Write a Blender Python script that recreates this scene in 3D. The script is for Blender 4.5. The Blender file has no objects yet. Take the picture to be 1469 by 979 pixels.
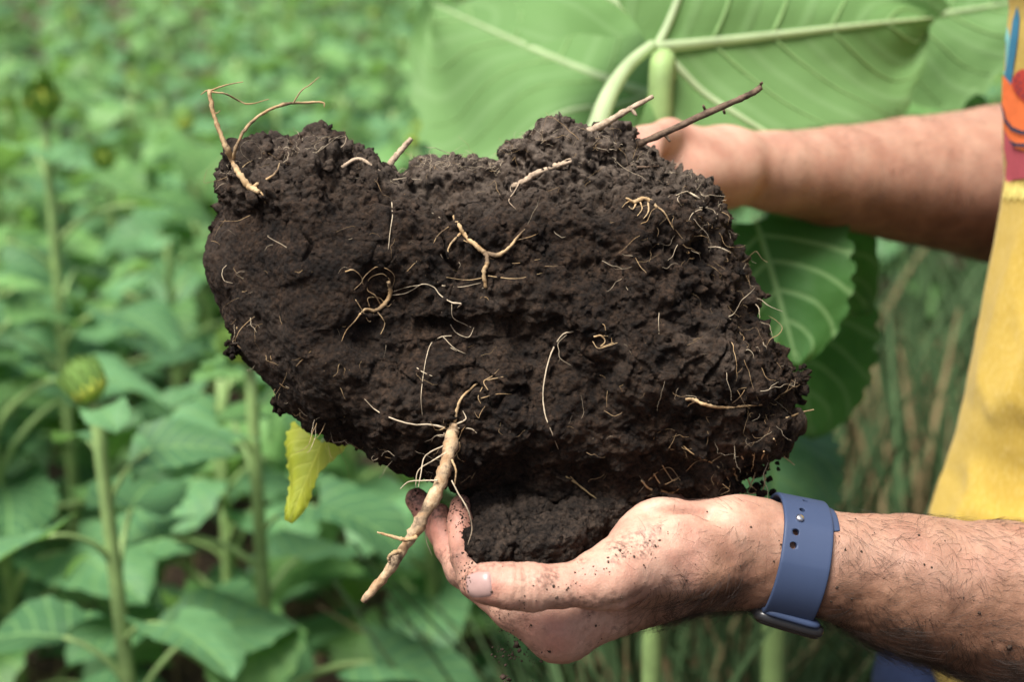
import bpy, bmesh, math, random
import numpy as np
from mathutils import Vector, Matrix, Euler
from mathutils.bvhtree import BVHTree

random.seed(7); rng = np.random.default_rng(7)
R = math.radians
S = bpy.context.scene
C = S.collection

# ------------------------------------------------------------------ camera
PITCH, CAMZ, FOC = R(17), 1.35, 50.0
cam_d = bpy.data.cameras.new('camera'); cam = bpy.data.objects.new('camera', cam_d); C.objects.link(cam)
cam.location = (0, 0, CAMZ); cam.rotation_euler = (R(90) - PITCH, 0, 0)
cam_d.lens = FOC; cam_d.sensor_width = 36.0
cam_d.clip_start = 0.02; cam_d.clip_end = 3000
cam_d.dof.use_dof = True; cam_d.dof.focus_distance = 0.675; cam_d.dof.aperture_fstop = 6.0
S.camera = cam

# ------------------------------------------------------------------ light
SUN_EL, SUN_AZ = R(65), R(222)          # azimuth measured from +y (view direction) towards +x
w = bpy.data.worlds.new('World'); S.world = w; w.use_nodes = True
nt = w.node_tree; nt.nodes.clear()
sk = nt.nodes.new('ShaderNodeTexSky'); sk.sky_type = 'NISHITA'; sk.sun_disc = False
sk.sun_elevation = SUN_EL; sk.sun_rotation = SUN_AZ
sk.air_density = 1.0; sk.dust_density = 6.0; sk.ozone_density = 0.4
bg = nt.nodes.new('ShaderNodeBackground'); bg.inputs[1].default_value = 0.060
wo = nt.nodes.new('ShaderNodeOutputWorld')
nt.links.new(sk.outputs[0], bg.inputs[0]); nt.links.new(bg.outputs[0], wo.inputs[0])
sd = bpy.data.lights.new('sun', 'SUN'); sd.energy = 3.2; sd.angle = R(26); sd.color = (1.0, 0.965, 0.91)
sun = bpy.data.objects.new('sun', sd); C.objects.link(sun)
sdir = Vector((math.sin(SUN_AZ) * math.cos(SUN_EL), math.cos(SUN_AZ) * math.cos(SUN_EL), math.sin(SUN_EL)))
sun.rotation_euler = sdir.to_track_quat('Z', 'Y').to_euler(); sun.location = sdir * 20
vs = S.view_settings; vs.view_transform = 'Standard'; vs.look = 'None'; vs.gamma = 1.0; vs.exposure = 1.30
S.cycles.max_bounces = 8; S.cycles.transparent_max_bounces = 6

# ------------------------------------------------------------------ frames of reference
FPX, CX, CY = 1469 * FOC / 36.0, 734.5, 489.5
CP, SP = math.cos(PITCH), math.sin(PITCH)
MV = np.array([[1, 0, 0], [0, SP, CP], [0, CP, -SP]])     # columns via rows: right, up, forward
CAM = np.array([0, 0, CAMZ])
def V2W(L):                                                 # view-aligned metres (right, up, depth) -> world
    L = np.asarray(L, float); return CAM + L @ MV
def W2V(Wp): return (np.asarray(Wp, float) - CAM) @ MV.T
def LV(px, py, d): return np.array([(px - CX) / FPX * d, (CY - py) / FPX * d, d])
def P(px, py, d): return V2W(LV(px, py, d))
def PX(n, d): return n * d / FPX                            # n photo pixels at depth d, in metres
def srgb(r, g, b):
    f = lambda c: (c / 255 / 12.92) if c / 255 <= 0.04045 else ((c / 255 + 0.055) / 1.055) ** 2.4
    return (f(r), f(g), f(b))

# ------------------------------------------------------------------ noise
def hsh(ix, iy, iz, seed):
    h = (ix.astype(np.uint32) * np.uint32(374761393) + iy.astype(np.uint32) * np.uint32(668265263)
         + iz.astype(np.uint32) * np.uint32(2147483647 - 1030) + np.uint32(seed * 144665 + 17))
    h ^= h >> np.uint32(13); h *= np.uint32(1274126177); h ^= h >> np.uint32(16); h *= np.uint32(2246822519); h ^= h >> np.uint32(15)
    return h.astype(np.float64) / 4294967295.0
def vnoise(p, sc, seed=0):
    q = p / sc; i = np.floor(q).astype(np.int64); f = q - i; f = f * f * f * (f * (f * 6 - 15) + 10)
    r = 0
    for a in (0, 1):
        for b in (0, 1):
            for c in (0, 1):
                wgt = (f[:, 0] if a else 1 - f[:, 0]) * (f[:, 1] if b else 1 - f[:, 1]) * (f[:, 2] if c else 1 - f[:, 2])
                r = r + wgt * hsh(i[:, 0] + a, i[:, 1] + b, i[:, 2] + c, seed)
    return r * 2 - 1
def fbm(p, sc, seed=0, octv=4, gain=0.5):
    r, a = 0, 1.0
    for k in range(octv): r = r + a * vnoise(p, sc, seed + k * 7); sc *= 0.5; a *= gain
    return r
def worley(p, sc, seed=0):
    q = p / sc; i = np.floor(q).astype(np.int64); best = np.full(len(p), 9.0); sec = np.full(len(p), 9.0); idv = np.zeros(len(p))
    for a in (-1, 0, 1):
        for b in (-1, 0, 1):
            for c in (-1, 0, 1):
                jx, jy, jz = i[:, 0] + a, i[:, 1] + b, i[:, 2] + c
                h0 = hsh(jx, jy, jz, seed)
                d = (jx + h0 - q[:, 0]) ** 2 + (jy + hsh(jx, jy, jz, seed + 1) - q[:, 1]) ** 2 + (jz + hsh(jx, jy, jz, seed + 2) - q[:, 2]) ** 2
                m = d < best
                sec = np.where(m, best, np.minimum(sec, d)); idv = np.where(m, h0, idv); best = np.where(m, d, best)
    return np.sqrt(best), np.sqrt(sec), idv
def sstep(a, b, x):
    t = np.clip((x - a) / (b - a), 0, 1); return t * t * (3 - 2 * t)

# ------------------------------------------------------------------ meshes
def mesh_np(name, V, F, smooth=True):
    me = bpy.data.meshes.new(name); V = np.asarray(V, np.float32)
    if isinstance(F, np.ndarray):
        n = F.shape[1]; me.vertices.add(len(V)); me.vertices.foreach_set('co', V.ravel())
        me.loops.add(F.size); me.loops.foreach_set('vertex_index', F.astype(np.int32).ravel())
        me.polygons.add(len(F)); me.polygons.foreach_set('loop_start', np.arange(0, F.size, n, dtype=np.int32))
        me.update(calc_edges=True); me.validate()
    else:
        me.from_pydata(V.tolist(), [], F); me.update()
    if smooth: me.polygons.foreach_set('use_smooth', np.ones(len(me.polygons), bool))
    return me
def wloc(o):
    p = Vector((0, 0, 0))
    while o: p = p + o.location; o = o.parent
    return np.array(p)
def obj(name, V, F, mat, parent=None, loc=None, smooth=True, label=None, kind=None):
    """a mesh object from world-space vertices; its origin is the parent's, or loc"""
    base = np.zeros(3) if loc is None else np.array(loc, float)
    if parent is not None: base = wloc(parent)
    me = mesh_np(name, np.asarray(V, float) - base, F, smooth)
    me.materials.append(mat)
    o = bpy.data.objects.new(name, me); C.objects.link(o)
    if parent is not None: o.parent = parent
    else: o.location = base
    if label: o['label'] = label
    if kind: o['kind'] = kind
    return o
def tag(o, label=None, cat=None, group=None, kind=None):
    if label: o['label'] = label
    if cat: o['category'] = cat
    if group: o['group'] = group
    if kind: o['kind'] = kind
    return o
def empty(name, loc, label, cat, group=None):
    o = bpy.data.objects.new(name, None); C.objects.link(o); o.location = loc; o.empty_display_size = 0.05
    return tag(o, label, cat, group)
class MB:                                                   # collects pieces of one mesh
    def __init__(s): s.V = []; s.F = []; s.n = 0
    def add(s, V, F):
        s.V.append(np.asarray(V, float)); s.F += [tuple(int(i) + s.n for i in f) for f in F]; s.n += len(V)
    def get(s): return np.concatenate(s.V), s.F
def crom(pts, n):
    p = np.asarray(pts, float)
    if len(p) < 3: return np.array([p[0] + (p[-1] - p[0]) * t for t in np.linspace(0, 1, n)])
    q = np.vstack([2 * p[0] - p[1], p, 2 * p[-1] - p[-2]]); out = []
    for t in np.linspace(0, len(p) - 1 - 1e-9, n):
        i = int(t); f = t - i; a, b, c, d = q[i], q[i + 1], q[i + 2], q[i + 3]
        out.append(0.5 * (2 * b + (c - a) * f + (2 * a - 5 * b + 4 * c - d) * f * f + (3 * b - a - 3 * c + d) * f ** 3))
    return np.array(out)
def tube(pts, rad, seg=8, n=None, wob=0.0, jit=0.0, seed=1, flat=1.0):
    rr = np.random.default_rng(seed)
    n = n or max(4, len(pts) * 4)
    rad = np.atleast_1d(rad)
    p = crom(pts, n); r = np.interp(np.linspace(0, 1, n), np.linspace(0, 1, len(rad)), rad)
    if jit: p[1:-1] += rr.normal(0, 1, (n - 2, 3)) * jit * r[1:-1, None]
    if wob: r = r * (1 + rr.normal(0, wob, n))
    T = np.gradient(p, axis=0); T /= np.linalg.norm(T, axis=1)[:, None] + 1e-12
    u = np.cross(T[0], [0.13, 0.57, 0.81]); u /= np.linalg.norm(u)
    V = []
    for i in range(n):
        u = u - T[i] * (u @ T[i]); u /= np.linalg.norm(u) + 1e-12; v = np.cross(T[i], u)
        for k in range(seg):
            a = 2 * math.pi * k / seg
            rk = r[i] * (1 + (rr.normal(0, wob * 0.6) if wob else 0))
            V.append(p[i] + (u * math.cos(a) + v * math.sin(a) * flat) * rk)
    F = [(i * seg + k, i * seg + (k + 1) % seg, (i + 1) * seg + (k + 1) % seg, (i + 1) * seg + k) for i in range(n - 1) for k in range(seg)]
    F += [tuple(range(seg - 1, -1, -1)), tuple(range((n - 1) * seg, n * seg))]
    return np.array(V), F
def loft(rings, closed_ends=True):
    """rings: list of (m,3) arrays -> quads"""
    m = len(rings[0]); V = np.concatenate(rings)
    F = [(i * m + k, i * m + (k + 1) % m, (i + 1) * m + (k + 1) % m, (i + 1) * m + k) for i in range(len(rings) - 1) for k in range(m)]
    if closed_ends: F += [tuple(range(m - 1, -1, -1)), tuple(range((len(rings) - 1) * m, len(rings) * m))]
    return V, F

# ------------------------------------------------------------------ distance fields -> mesh
class Field:
    def __init__(s, lo, hi, h):
        s.o = np.array(lo, float); s.h = h
        s.n = np.ceil((np.array(hi) - s.o) / h).astype(int) + 1
        s.f = np.full(s.n, 1.0, np.float32)
    def box(s, lo, hi):
        a = np.clip(np.floor((lo - s.o) / s.h).astype(int), 0, s.n); b = np.clip(np.ceil((hi - s.o) / s.h).astype(int) + 1, 0, s.n)
        sl = tuple(slice(x, y) for x, y in zip(a, b))
        X = np.meshgrid(*[(np.arange(a[i], b[i]) * s.h + s.o[i]).astype(np.float32) for i in range(3)], indexing='ij', sparse=True)
        return sl, X
    def merge(s, sl, d, k):
        g = s.f[sl]
        if k <= 0: s.f[sl] = np.minimum(g, d); return
        h = np.maximum(k - np.abs(g - d), 0) / k
        s.f[sl] = np.minimum(g, d) - h * h * k * 0.25
    def carve(s, sl, d, k):                                 # smooth subtraction of d
        g = s.f[sl]; h = np.maximum(k - np.abs(g + d), 0) / k
        s.f[sl] = np.maximum(g, -d) + h * h * k * 0.25
    @staticmethod
    def cone(X, a, b, ra, rb):
        ab = b - a; L2 = max(float(ab @ ab), 1e-12)
        t = ((X[0] - a[0]) * ab[0] + (X[1] - a[1]) * ab[1] + (X[2] - a[2]) * ab[2]) / L2
        t = np.clip(t, 0, 1)
        return np.sqrt((X[0] - a[0] - t * ab[0]) ** 2 + (X[1] - a[1] - t * ab[1]) ** 2 + (X[2] - a[2] - t * ab[2]) ** 2) - (ra + (rb - ra) * t)
    def cap(s, a, b, ra, rb, k=0.01, carve=False):
        a = np.array(a); b = np.array(b); m = max(ra, rb) + k + 3 * s.h
        sl, X = s.box(np.minimum(a, b) - m, np.maximum(a, b) + m)
        d = s.cone(X, a, b, ra, rb).astype(np.float32)
        (s.carve if carve else s.merge)(sl, d, k)
    def ell(s, c, r, k=0.01, rot=None):
        c = np.array(c); r = np.array(r); m = r.max() + k + 3 * s.h
        sl, X = s.box(c - m, c + m)
        Y = [X[i] - c[i] for i in range(3)]
        if rot is not None: Y = [sum(rot[j][i] * Y[j] for j in range(3)) for i in range(3)]
        q = np.sqrt(sum((Y[i] / r[i]) ** 2 for i in range(3))); q2 = np.sqrt(sum((Y[i] / r[i] ** 2) ** 2 for i in range(3))) + 1e-9
        s.merge(sl, (q * (q - 1) / q2).astype(np.float32), k)
    def chain(s, pts, rad, k=0.004, kjoin=0.01):
        """own field for a limb, merged into the rest with kjoin"""
        g = Field.__new__(Field); g.o, g.h, g.n = s.o, s.h, s.n; g.f = np.full(s.n, 1.0, np.float32)
        for i in range(len(pts) - 1): g.cap(pts[i], pts[i + 1], rad[i], rad[i + 1], k)
        return g
    def nets(s):
        f = s.f; n = np.array(f.shape); ins = f < 0
        cnt = np.zeros(n - 1, np.int8)
        for a in (0, 1):
            for b in (0, 1):
                for c in (0, 1): cnt += ins[a:n[0] - 1 + a, b:n[1] - 1 + b, c:n[2] - 1 + c]
        act = np.argwhere((cnt > 0) & (cnt < 8)); idx = np.full(n - 1, -1, np.int32); idx[tuple(act.T)] = np.arange(len(act))
        acc = np.zeros((len(act), 3)); num = np.zeros(len(act))
        cor = [(a, b, c) for a in (0, 1) for b in (0, 1) for c in (0, 1)]
        val = {q: f[act[:, 0] + q[0], act[:, 1] + q[1], act[:, 2] + q[2]] for q in cor}
        for q in cor:
            for ax in range(3):
                if q[ax]: continue
                q1 = list(q); q1[ax] = 1; q1 = tuple(q1); f0, f1 = val[q], val[q1]; m = (f0 < 0) != (f1 < 0)
                t = np.where(m, f0 / np.where(m, f0 - f1, 1), 0)
                pt = np.tile(np.array(q, float), (len(act), 1)); pt[:, ax] = t
                acc += pt * m[:, None]; num += m
        V = (act + acc / num[:, None]) * s.h + s.o
        Q = []
        for ax in range(3):
            o1, o2 = [(1, 2), (2, 0), (0, 1)][ax]
            sa = [slice(None)] * 3; sb = [slice(None)] * 3; sa[ax] = slice(0, -1); sb[ax] = slice(1, None)
            A, B = ins[tuple(sa)], ins[tuple(sb)]; e = np.argwhere(A != B); e = e[(e[:, o1] > 0) & (e[:, o2] > 0) & (e[:, o1] < n[o1] - 1) & (e[:, o2] < n[o2] - 1)]
            d1 = np.zeros(3, int); d1[o1] = 1; d2 = np.zeros(3, int); d2[o2] = 1
            quad = np.stack([idx[tuple((e - d1 - d2).T)], idx[tuple((e - d2).T)], idx[tuple(e.T)], idx[tuple((e - d1).T)]], 1)
            fl = A[tuple(e.T)]; quad = np.where(fl[:, None], quad, quad[:, ::-1]); Q.append(quad)
        return V, np.concatenate(Q)
def normals_of(V, F):
    n = np.zeros((len(V), 3)); a = V[F[:, 2]] - V[F[:, 0]]; b = V[F[:, 3 if F.shape[1] == 4 else 1]] - V[F[:, 1 if F.shape[1] == 4 else 0]]
    fn = np.cross(a, b)
    for c in range(F.shape[1]):
        for k in range(3): n[:, k] += np.bincount(F[:, c], fn[:, k], len(V))
    return n / (np.linalg.norm(n, axis=1)[:, None] + 1e-15)
def relax(V, F, it=2, lam=0.5):
    deg = np.zeros(len(V))
    E = np.concatenate([np.stack([F[:, i], F[:, (i + 1) % F.shape[1]]], 1) for i in range(F.shape[1])])
    deg = np.bincount(E[:, 0], minlength=len(V)) + np.bincount(E[:, 1], minlength=len(V))
    for _ in range(it):
        s_ = np.stack([np.bincount(E[:, 0], V[E[:, 1], k], len(V)) + np.bincount(E[:, 1], V[E[:, 0], k], len(V)) for k in range(3)], 1)
        V = V + lam * (s_ / np.maximum(deg, 1)[:, None] - V)
    return V
def attr(me, name, vals):
    a = me.attributes.new(name, 'FLOAT', 'POINT'); a.data.foreach_set('value', np.asarray(vals, np.float32))
def strands(name, curves, radii, mat, parent=None, loc=None):
    """hair-like strands: curves is a list of (n,3) world arrays, radii a list of root radii; tapering"""
    base = np.zeros(3) if parent is None and loc is None else (wloc(parent) if parent is not None else np.array(loc))
    hc = bpy.data.hair_curves.new(name); hc.add_curves([len(c) for c in curves])
    P_ = np.concatenate(curves) - base
    hc.attributes['position'].data.foreach_set('vector', P_.astype(np.float32).ravel())
    rad = np.concatenate([np.linspace(r, r * 0.35, len(c)) for c, r in zip(curves, radii)])
    ra = hc.attributes.get('radius') or hc.attributes.new('radius', 'FLOAT', 'POINT')
    ra.data.foreach_set('value', rad.astype(np.float32))
    hc.materials.append(mat)
    o = bpy.data.objects.new(name, hc); C.objects.link(o)
    if parent is not None: o.parent = parent
    else: o.location = base
    return o

# ------------------------------------------------------------------ materials
class Mat:
    def __init__(s, name, base=(0.5, 0.5, 0.5), rough=0.7, spec=0.3):
        s.m = bpy.data.materials.new(name); s.m.use_nodes = True; s.t = s.m.node_tree
        s.b = s.t.nodes['Principled BSDF']; s.b.inputs['Base Color'].default_value = (*base, 1)
        s.b.inputs['Roughness'].default_value = rough; s.b.inputs['Specular IOR Level'].default_value = spec
        s.out = s.t.nodes['Material Output']
    def n(s, typ, **kw):
        nd = s.t.nodes.new(typ)
        for k, v in kw.items():
            if k in nd.inputs.keys() if hasattr(nd.inputs, 'keys') else False: nd.inputs[k].default_value = v
            else: setattr(nd, k, v)
        return nd
    def l(s, a, b): s.t.links.new(a, b)
    def coord(s, kind='Object'): return s.n('ShaderNodeTexCoord').outputs[kind]
    def attr(s, name): return s.n('ShaderNodeAttribute', attribute_name=name).outputs['Fac']
    def noise(s, scale, detail=4, rough=0.55, co=None, dist=0.0):
        nd = s.n('ShaderNodeTexNoise'); nd.inputs['Scale'].default_value = scale; nd.inputs['Detail'].default_value = detail
        nd.inputs['Roughness'].default_value = rough; nd.inputs['Distortion'].default_value = dist
        s.l(co if co is not None else s.coord(), nd.inputs['Vector']); return nd.outputs['Fac']
    def voro(s, scale, co=None, feature='F1'):
        nd = s.n('ShaderNodeTexVoronoi'); nd.feature = feature; nd.inputs['Scale'].default_value = scale
        s.l(co if co is not None else s.coord(), nd.inputs['Vector']); return nd.outputs['Distance']
    def ramp(s, fac, stops):
        r = s.n('ShaderNodeValToRGB'); e = r.color_ramp.elements
        while len(e) < len(stops): e.new(0.5)
        for i, (p, c) in enumerate(stops): e[i].position = p; e[i].color = (*c, 1) if len(c) == 3 else c
        s.l(fac, r.inputs['Fac']); return r.outputs['Color']
    def mix(s, fac, a, b, mode='MIX'):
        m = s.n('ShaderNodeMix', data_type='RGBA', blend_type=mode)
        for v, k in ((fac, 0), (a, 6), (b, 7)):
            if isinstance(v, (int, float)): m.inputs[k].default_value = v
            elif isinstance(v, tuple): m.inputs[k].default_value = (*v, 1)
            else: s.l(v, m.inputs[k])
        return m.outputs[2]
    def math(s, op, a, b=0.5, c=None):
        m = s.n('ShaderNodeMath', operation=op)
        for i, v in enumerate((a, b, c)):
            if v is None: continue
            if isinstance(v, (int, float)): m.inputs[i].default_value = v
            else: s.l(v, m.inputs[i])
        return m.outputs[0]
    def mapr(s, v, a, b, c=0.0, d=1.0):
        m = s.n('ShaderNodeMapRange'); s.l(v, m.inputs[0])
        for i, x in enumerate((a, b, c, d)): m.inputs[i + 1].default_value = x
        return m.outputs[0]
    def color(s, c): s.l(c, s.b.inputs['Base Color'])
    def bump(s, h, dist=0.001, strength=1.0, prev=None):
        b = s.n('ShaderNodeBump'); b.inputs['Distance'].default_value = dist; b.inputs['Strength'].default_value = strength
        s.l(h, b.inputs['Height'])
        if prev is not None: s.l(prev, b.inputs['Normal'])
        return b.outputs['Normal']
    def normal(s, n): s.l(n, s.b.inputs['Normal'])

def mat_soil(name, dark=(0.0085, 0.0054, 0.0038), mid=(0.028, 0.0172, 0.0108), dry=(0.215, 0.170, 0.134), use_dry=True):
    m = Mat(name, rough=0.92, spec=0.25); co = m.coord()
    c = m.ramp(m.noise(60, 6, 0.65, co), [(0.34, dark), (0.52, mid), (0.72, tuple(x * 1.9 for x in mid))])
    sp = m.ramp(m.noise(420, 3, 0.6, co), [(0.35, (0.40, 0.40, 0.40)), (0.65, (1.55, 1.5, 1.45))])
    c = m.mix(1.0, c, sp, 'MULTIPLY')
    if use_dry:
        f = m.math('MULTIPLY', m.attr('dry'), m.mapr(m.noise(140, 4, 0.6, co), 0.32, 0.68, 0.25, 1.0))
        c = m.mix(f, c, m.mix(m.noise(300, 3, 0.6, co), tuple(x * 0.72 for x in dry), dry))
    # pale grains and tan organic flecks
    f2 = m.mapr(m.voro(330, co), 0.10, 0.05); f2 = m.math('MULTIPLY', f2, m.mapr(m.noise(35, 2, 0.5, co), 0.55, 0.7))
    c = m.mix(f2, c, (0.26, 0.17, 0.09))
    m.color(c)
    n1 = m.bump(m.noise(340, 8, 0.72, co), 0.0060, 1.0)
    n2 = m.bump(m.math('MULTIPLY', m.voro(420, co), -1.0), 0.0016, 0.9, n1); m.normal(n2)
    return m.m
def mat_leaf(name, up=(0.060, 0.165, 0.052), low=(0.105, 0.21, 0.085), vein=(0.21, 0.32, 0.16), transl=0.28, rough=0.55, spec=0.35, nveins=6.0):
    m = Mat(name, rough=rough, spec=spec)
    uv = m.n('ShaderNodeTexCoord').outputs['UV']; sep = m.n('ShaderNodeSeparateXYZ'); m.l(uv, sep.inputs[0])
    t = m.math('ABSOLUTE', m.math('SUBTRACT', sep.outputs[0], 0.5)); sl = sep.outputs[1]
    mid = m.mapr(t, 0.010, 0.022, 1, 0)
    fr = m.math('FRACT', m.math('MULTIPLY', m.math('SUBTRACT', sl, m.math('MULTIPLY', t, 0.75)), nveins))
    lat = m.mapr(m.math('ABSOLUTE', m.math('SUBTRACT', fr, 0.5)), 0.05, 0.11, 0.7, 0)
    vn = m.math('MAXIMUM', mid, lat)
    oi = m.n('ShaderNodeObjectInfo').outputs['Random']
    n = m.noise(22, 4, 0.6, m.coord('Object'))
    u2 = m.mix(oi, tuple(x * 0.6 for x in up), (up[0] * 2.0, up[1] * 1.7, up[2] * 1.9)); u2 = m.mix(m.mapr(n, 0.3, 0.75), u2, (up[0] * 0.72, up[1] * 0.78, up[2] * 0.75))
    bf = m.n('ShaderNodeNewGeometry').outputs['Backfacing']
    c = m.mix(bf, u2, low); c = m.mix(vn, c, vein); m.color(c)
    h = m.math('ADD', m.math('MULTIPLY', vn, -0.6), m.math('MULTIPLY', m.noise(160, 3, 0.6), 0.5)); m.normal(m.bump(h, 0.0018, 0.6))
    tr = m.n('ShaderNodeBsdfTranslucent'); m.l(m.mix(1.0, c, (1.5, 1.6, 1.1), 'MULTIPLY'), tr.inputs[0])
    mx = m.n('ShaderNodeMixShader'); mx.inputs[0].default_value = transl
    m.l(m.b.outputs[0], mx.inputs[1]); m.l(tr.outputs[0], mx.inputs[2]); m.l(mx.outputs[0], m.out.inputs[0])
    return m.m
def mat_plain(name, base, var=0.25, scale=60, rough=0.7, spec=0.3, bump=0.0, bscale=300):
    m = Mat(name, base, rough, spec); n = m.noise(scale, 4, 0.6)
    m.color(m.ramp(n, [(0.3, tuple(x * (1 - var) for x in base)), (0.7, tuple(min(1, x * (1 + var)) for x in base))]))
    if bump: m.normal(m.bump(m.noise(bscale, 4, 0.6), bump, 0.8))
    return m.m
M = {}
M['soil'] = mat_soil('soil'); M['soil_dark'] = mat_soil('moist_soil', (0.012, 0.0085, 0.0065), (0.036, 0.026, 0.0195), use_dry=False)
M['ground'] = mat_soil('field_earth', (0.030, 0.020, 0.014), (0.075, 0.052, 0.036), use_dry=False)
M['leaf'] = mat_leaf('sunflower_leaf', (0.094, 0.216, 0.064), (0.16, 0.29, 0.08), (0.155, 0.285, 0.085), rough=0.55, spec=0.3); M['leaf2'] = mat_leaf('sunflower_leaf_bluish', (0.080, 0.196, 0.080), (0.15, 0.28, 0.09), (0.14, 0.27, 0.095), rough=0.55, spec=0.3)
M['bigleaf'] = mat_leaf('sunflower_leaf_underside', (0.060, 0.17, 0.040), (0.145, 0.27, 0.095), (0.18, 0.31, 0.125), 0.38, 0.6, 0.2, 5.0)
M['yleaf'] = mat_leaf('yellow_leaf', (0.44, 0.50, 0.05), (0.44, 0.50, 0.06), (0.50, 0.55, 0.10), 0.4)
M['stem'] = mat_plain('green_stem', (0.22, 0.33, 0.12), 0.25, 25, 0.6, 0.3)
M['vein'] = mat_plain('pale_vein', (0.48, 0.60, 0.35), 0.15, 40, 0.55, 0.3)
def translucent(m_, col, f=0.45):
    t_ = m_.node_tree; b_ = t_.nodes['Principled BSDF']; o_ = t_.nodes['Material Output']; tr = t_.nodes.new('ShaderNodeBsdfTranslucent'); tr.inputs[0].default_value = (*col, 1)
    mx = t_.nodes.new('ShaderNodeMixShader'); mx.inputs[0].default_value = f; t_.links.new(b_.outputs[0], mx.inputs[1]); t_.links.new(tr.outputs[0], mx.inputs[2]); t_.links.new(mx.outputs[0], o_.inputs[0]); return m_
translucent(M['vein'], (0.62, 0.72, 0.45))
M['side_vein'] = mat_plain('side_vein', (0.26, 0.42, 0.17), 0.15, 40, 0.6, 0.2)
translucent(M['side_vein'], (0.42, 0.58, 0.25))
M['bud'] = mat_plain('bud_green', (0.19, 0.33, 0.08), 0.35, 90, 0.6, 0.3)
M['budc'] = mat_plain('bud_centre', (0.34, 0.40, 0.06), 0.4, 200, 0.7, 0.2)
M['straw'] = mat_plain('straw', (0.22, 0.165, 0.085), 0.45, 3, 0.8, 0.2)
M['weed'] = mat_plain('weed_green', (0.055, 0.100, 0.040), 0.4, 3, 0.7, 0.2)
def mat_root(name, pale, brown, dark):
    m = Mat(name, rough=0.7, spec=0.25); co = m.coord()
    c = m.mix(m.mapr(m.noise(170, 4, 0.6, co), 0.38, 0.62), brown, pale)
    c = m.mix(m.mapr(m.noise(85, 5, 0.65, co), 0.50, 0.64, 0, 0.9), c, dark); m.color(c)
    m.normal(m.bump(m.noise(650, 5, 0.65, co), 0.0008, 0.8)); return m.m
M['root'] = mat_root('tan_root', (0.47, 0.345, 0.195), (0.32, 0.205, 0.100), (0.10, 0.065, 0.040))
M['taproot'] = mat_root('pale_taproot', (0.58, 0.44, 0.28), (0.31, 0.195, 0.105), (0.065, 0.040, 0.026))
M['white_root'] = mat_plain('white_root', (0.40, 0.33, 0.235), 0.35, 200, 0.75, 0.25)
M['bark'] = mat_plain('twig_bark', (0.105, 0.072, 0.050), 0.6, 260, 0.85, 0.2, 0.0012, 420)
M['wood'] = mat_plain('split_wood', (0.34, 0.26, 0.185), 0.5, 300, 0.8, 0.2, 0.0010, 500)

# ================================================================== ground
def ground():
    xs = np.concatenate([[-400, -120, -40, -15], np.linspace(-6, 6, 121), [15, 40, 120, 400]])
    ys = np.concatenate([[-400, -120, -30, -8], np.linspace(-2, 11, 131), [16, 40, 120, 400, 900]])
    X, Y = np.meshgrid(xs, ys, indexing='ij'); p = np.stack([X.ravel(), Y.ravel(), 0 * X.ravel()], 1)
    near = (np.abs(p[:, 0]) < 6.1) & (p[:, 1] > -2.1) & (p[:, 1] < 11.1)
    p[:, 2] = near * (0.025 * fbm(p, 0.35, 3, 4)) - 0.01
    nx, ny = X.shape; i = np.arange(nx * ny).reshape(nx, ny)
    F = np.stack([i[:-1, :-1], i[1:, :-1], i[1:, 1:], i[:-1, 1:]], -1).reshape(-1, 4)
    o = obj('ground', p, F, M['ground'], kind='structure')
ground()

# ================================================================== sunflower leaves and plants
def leaf_mesh(name, L, W, seed, mat, ns=13, nt_=10, droop=0.5, fold=0.35, ripple=0.12, serr=0.05, lobe=0.22, tipdroop=0.0):
    """blade with its attachment at the origin, midrib along +y, upper side +z"""
    rr = np.random.default_rng(seed); ph = rr.uniform(0, 6.28, 6); V = []; UV = []
    for i in range(ns):
        s = i / (ns - 1)
        wd = W * 0.5 * (max(0.0, 1 - s) ** 0.72) * (0.62 + 1.15 * s) / 0.80 * (1 if s < 1 else 0)
        if i % 2 and 0 < i < ns - 1: wd *= 1 + serr
        for j in range(nt_ + 1):
            t = j / nt_ * 2 - 1
            x = t * wd; y = L * (s - lobe * abs(t) ** 1.6 * (1 - s) ** 2)
            z = fold * abs(x) * (1 - 0.5 * abs(t)) + ripple * L * 0.25 * abs(t) ** 1.5 * math.sin(8 * s + ph[0] + (2.2 if t > 0 else 0))
            z += 0.018 * L * math.cos(s * 36 - abs(t) * 18) * (1 - abs(t)) * min(1, abs(t) * 4)
            z += 0.02 * L * math.sin(5 * t + ph[1] + 3 * s)
            th = droop * (max(0, y) / L) ** 1.6 + tipdroop * s ** 3     # bend downwards along the length
            yy = (L / max(droop, 1e-3)) * math.sin(th) if False else y * math.cos(th * 0.6)
            zz = z * math.cos(th) - y * math.sin(th * 0.6)
            V.append((x + 0.05 * L * math.sin(2.4 * s + ph[2]) * s, yy - 0.0 * z, zz)); UV.append((t * 0.5 + 0.5, s))
    n = nt_ + 1
    F = np.array([(i * n + j, i * n + j + 1, (i + 1) * n + j + 1, (i + 1) * n + j) for i in range(ns - 1) for j in range(nt_)])
    me = mesh_np(name, V, F); me.materials.append(mat)
    uv = me.uv_layers.new(name='UVMap'); vi = np.zeros(len(me.loops), np.int32); me.loops.foreach_get('vertex_index', vi)
    uv.data.foreach_set('uv', np.array(UV, np.float32)[vi].ravel())
    return me
LEAVES = [leaf_mesh('leaf', 0.096, 0.086, 10 + k, M['leaf'] if k % 2 else M['leaf2'], ns=13, nt_=8, serr=0.10, droop=(0.3, 0.9, 0.6, 1.2, 0.5, 0.8)[k],
                    fold=(0.35, 0.2, 0.5, 0.15, 0.3, 0.45)[k], ripple=(0.15, 0.3, 0.2, 0.25, 0.35, 0.2)[k]) for k in range(6)]
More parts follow.
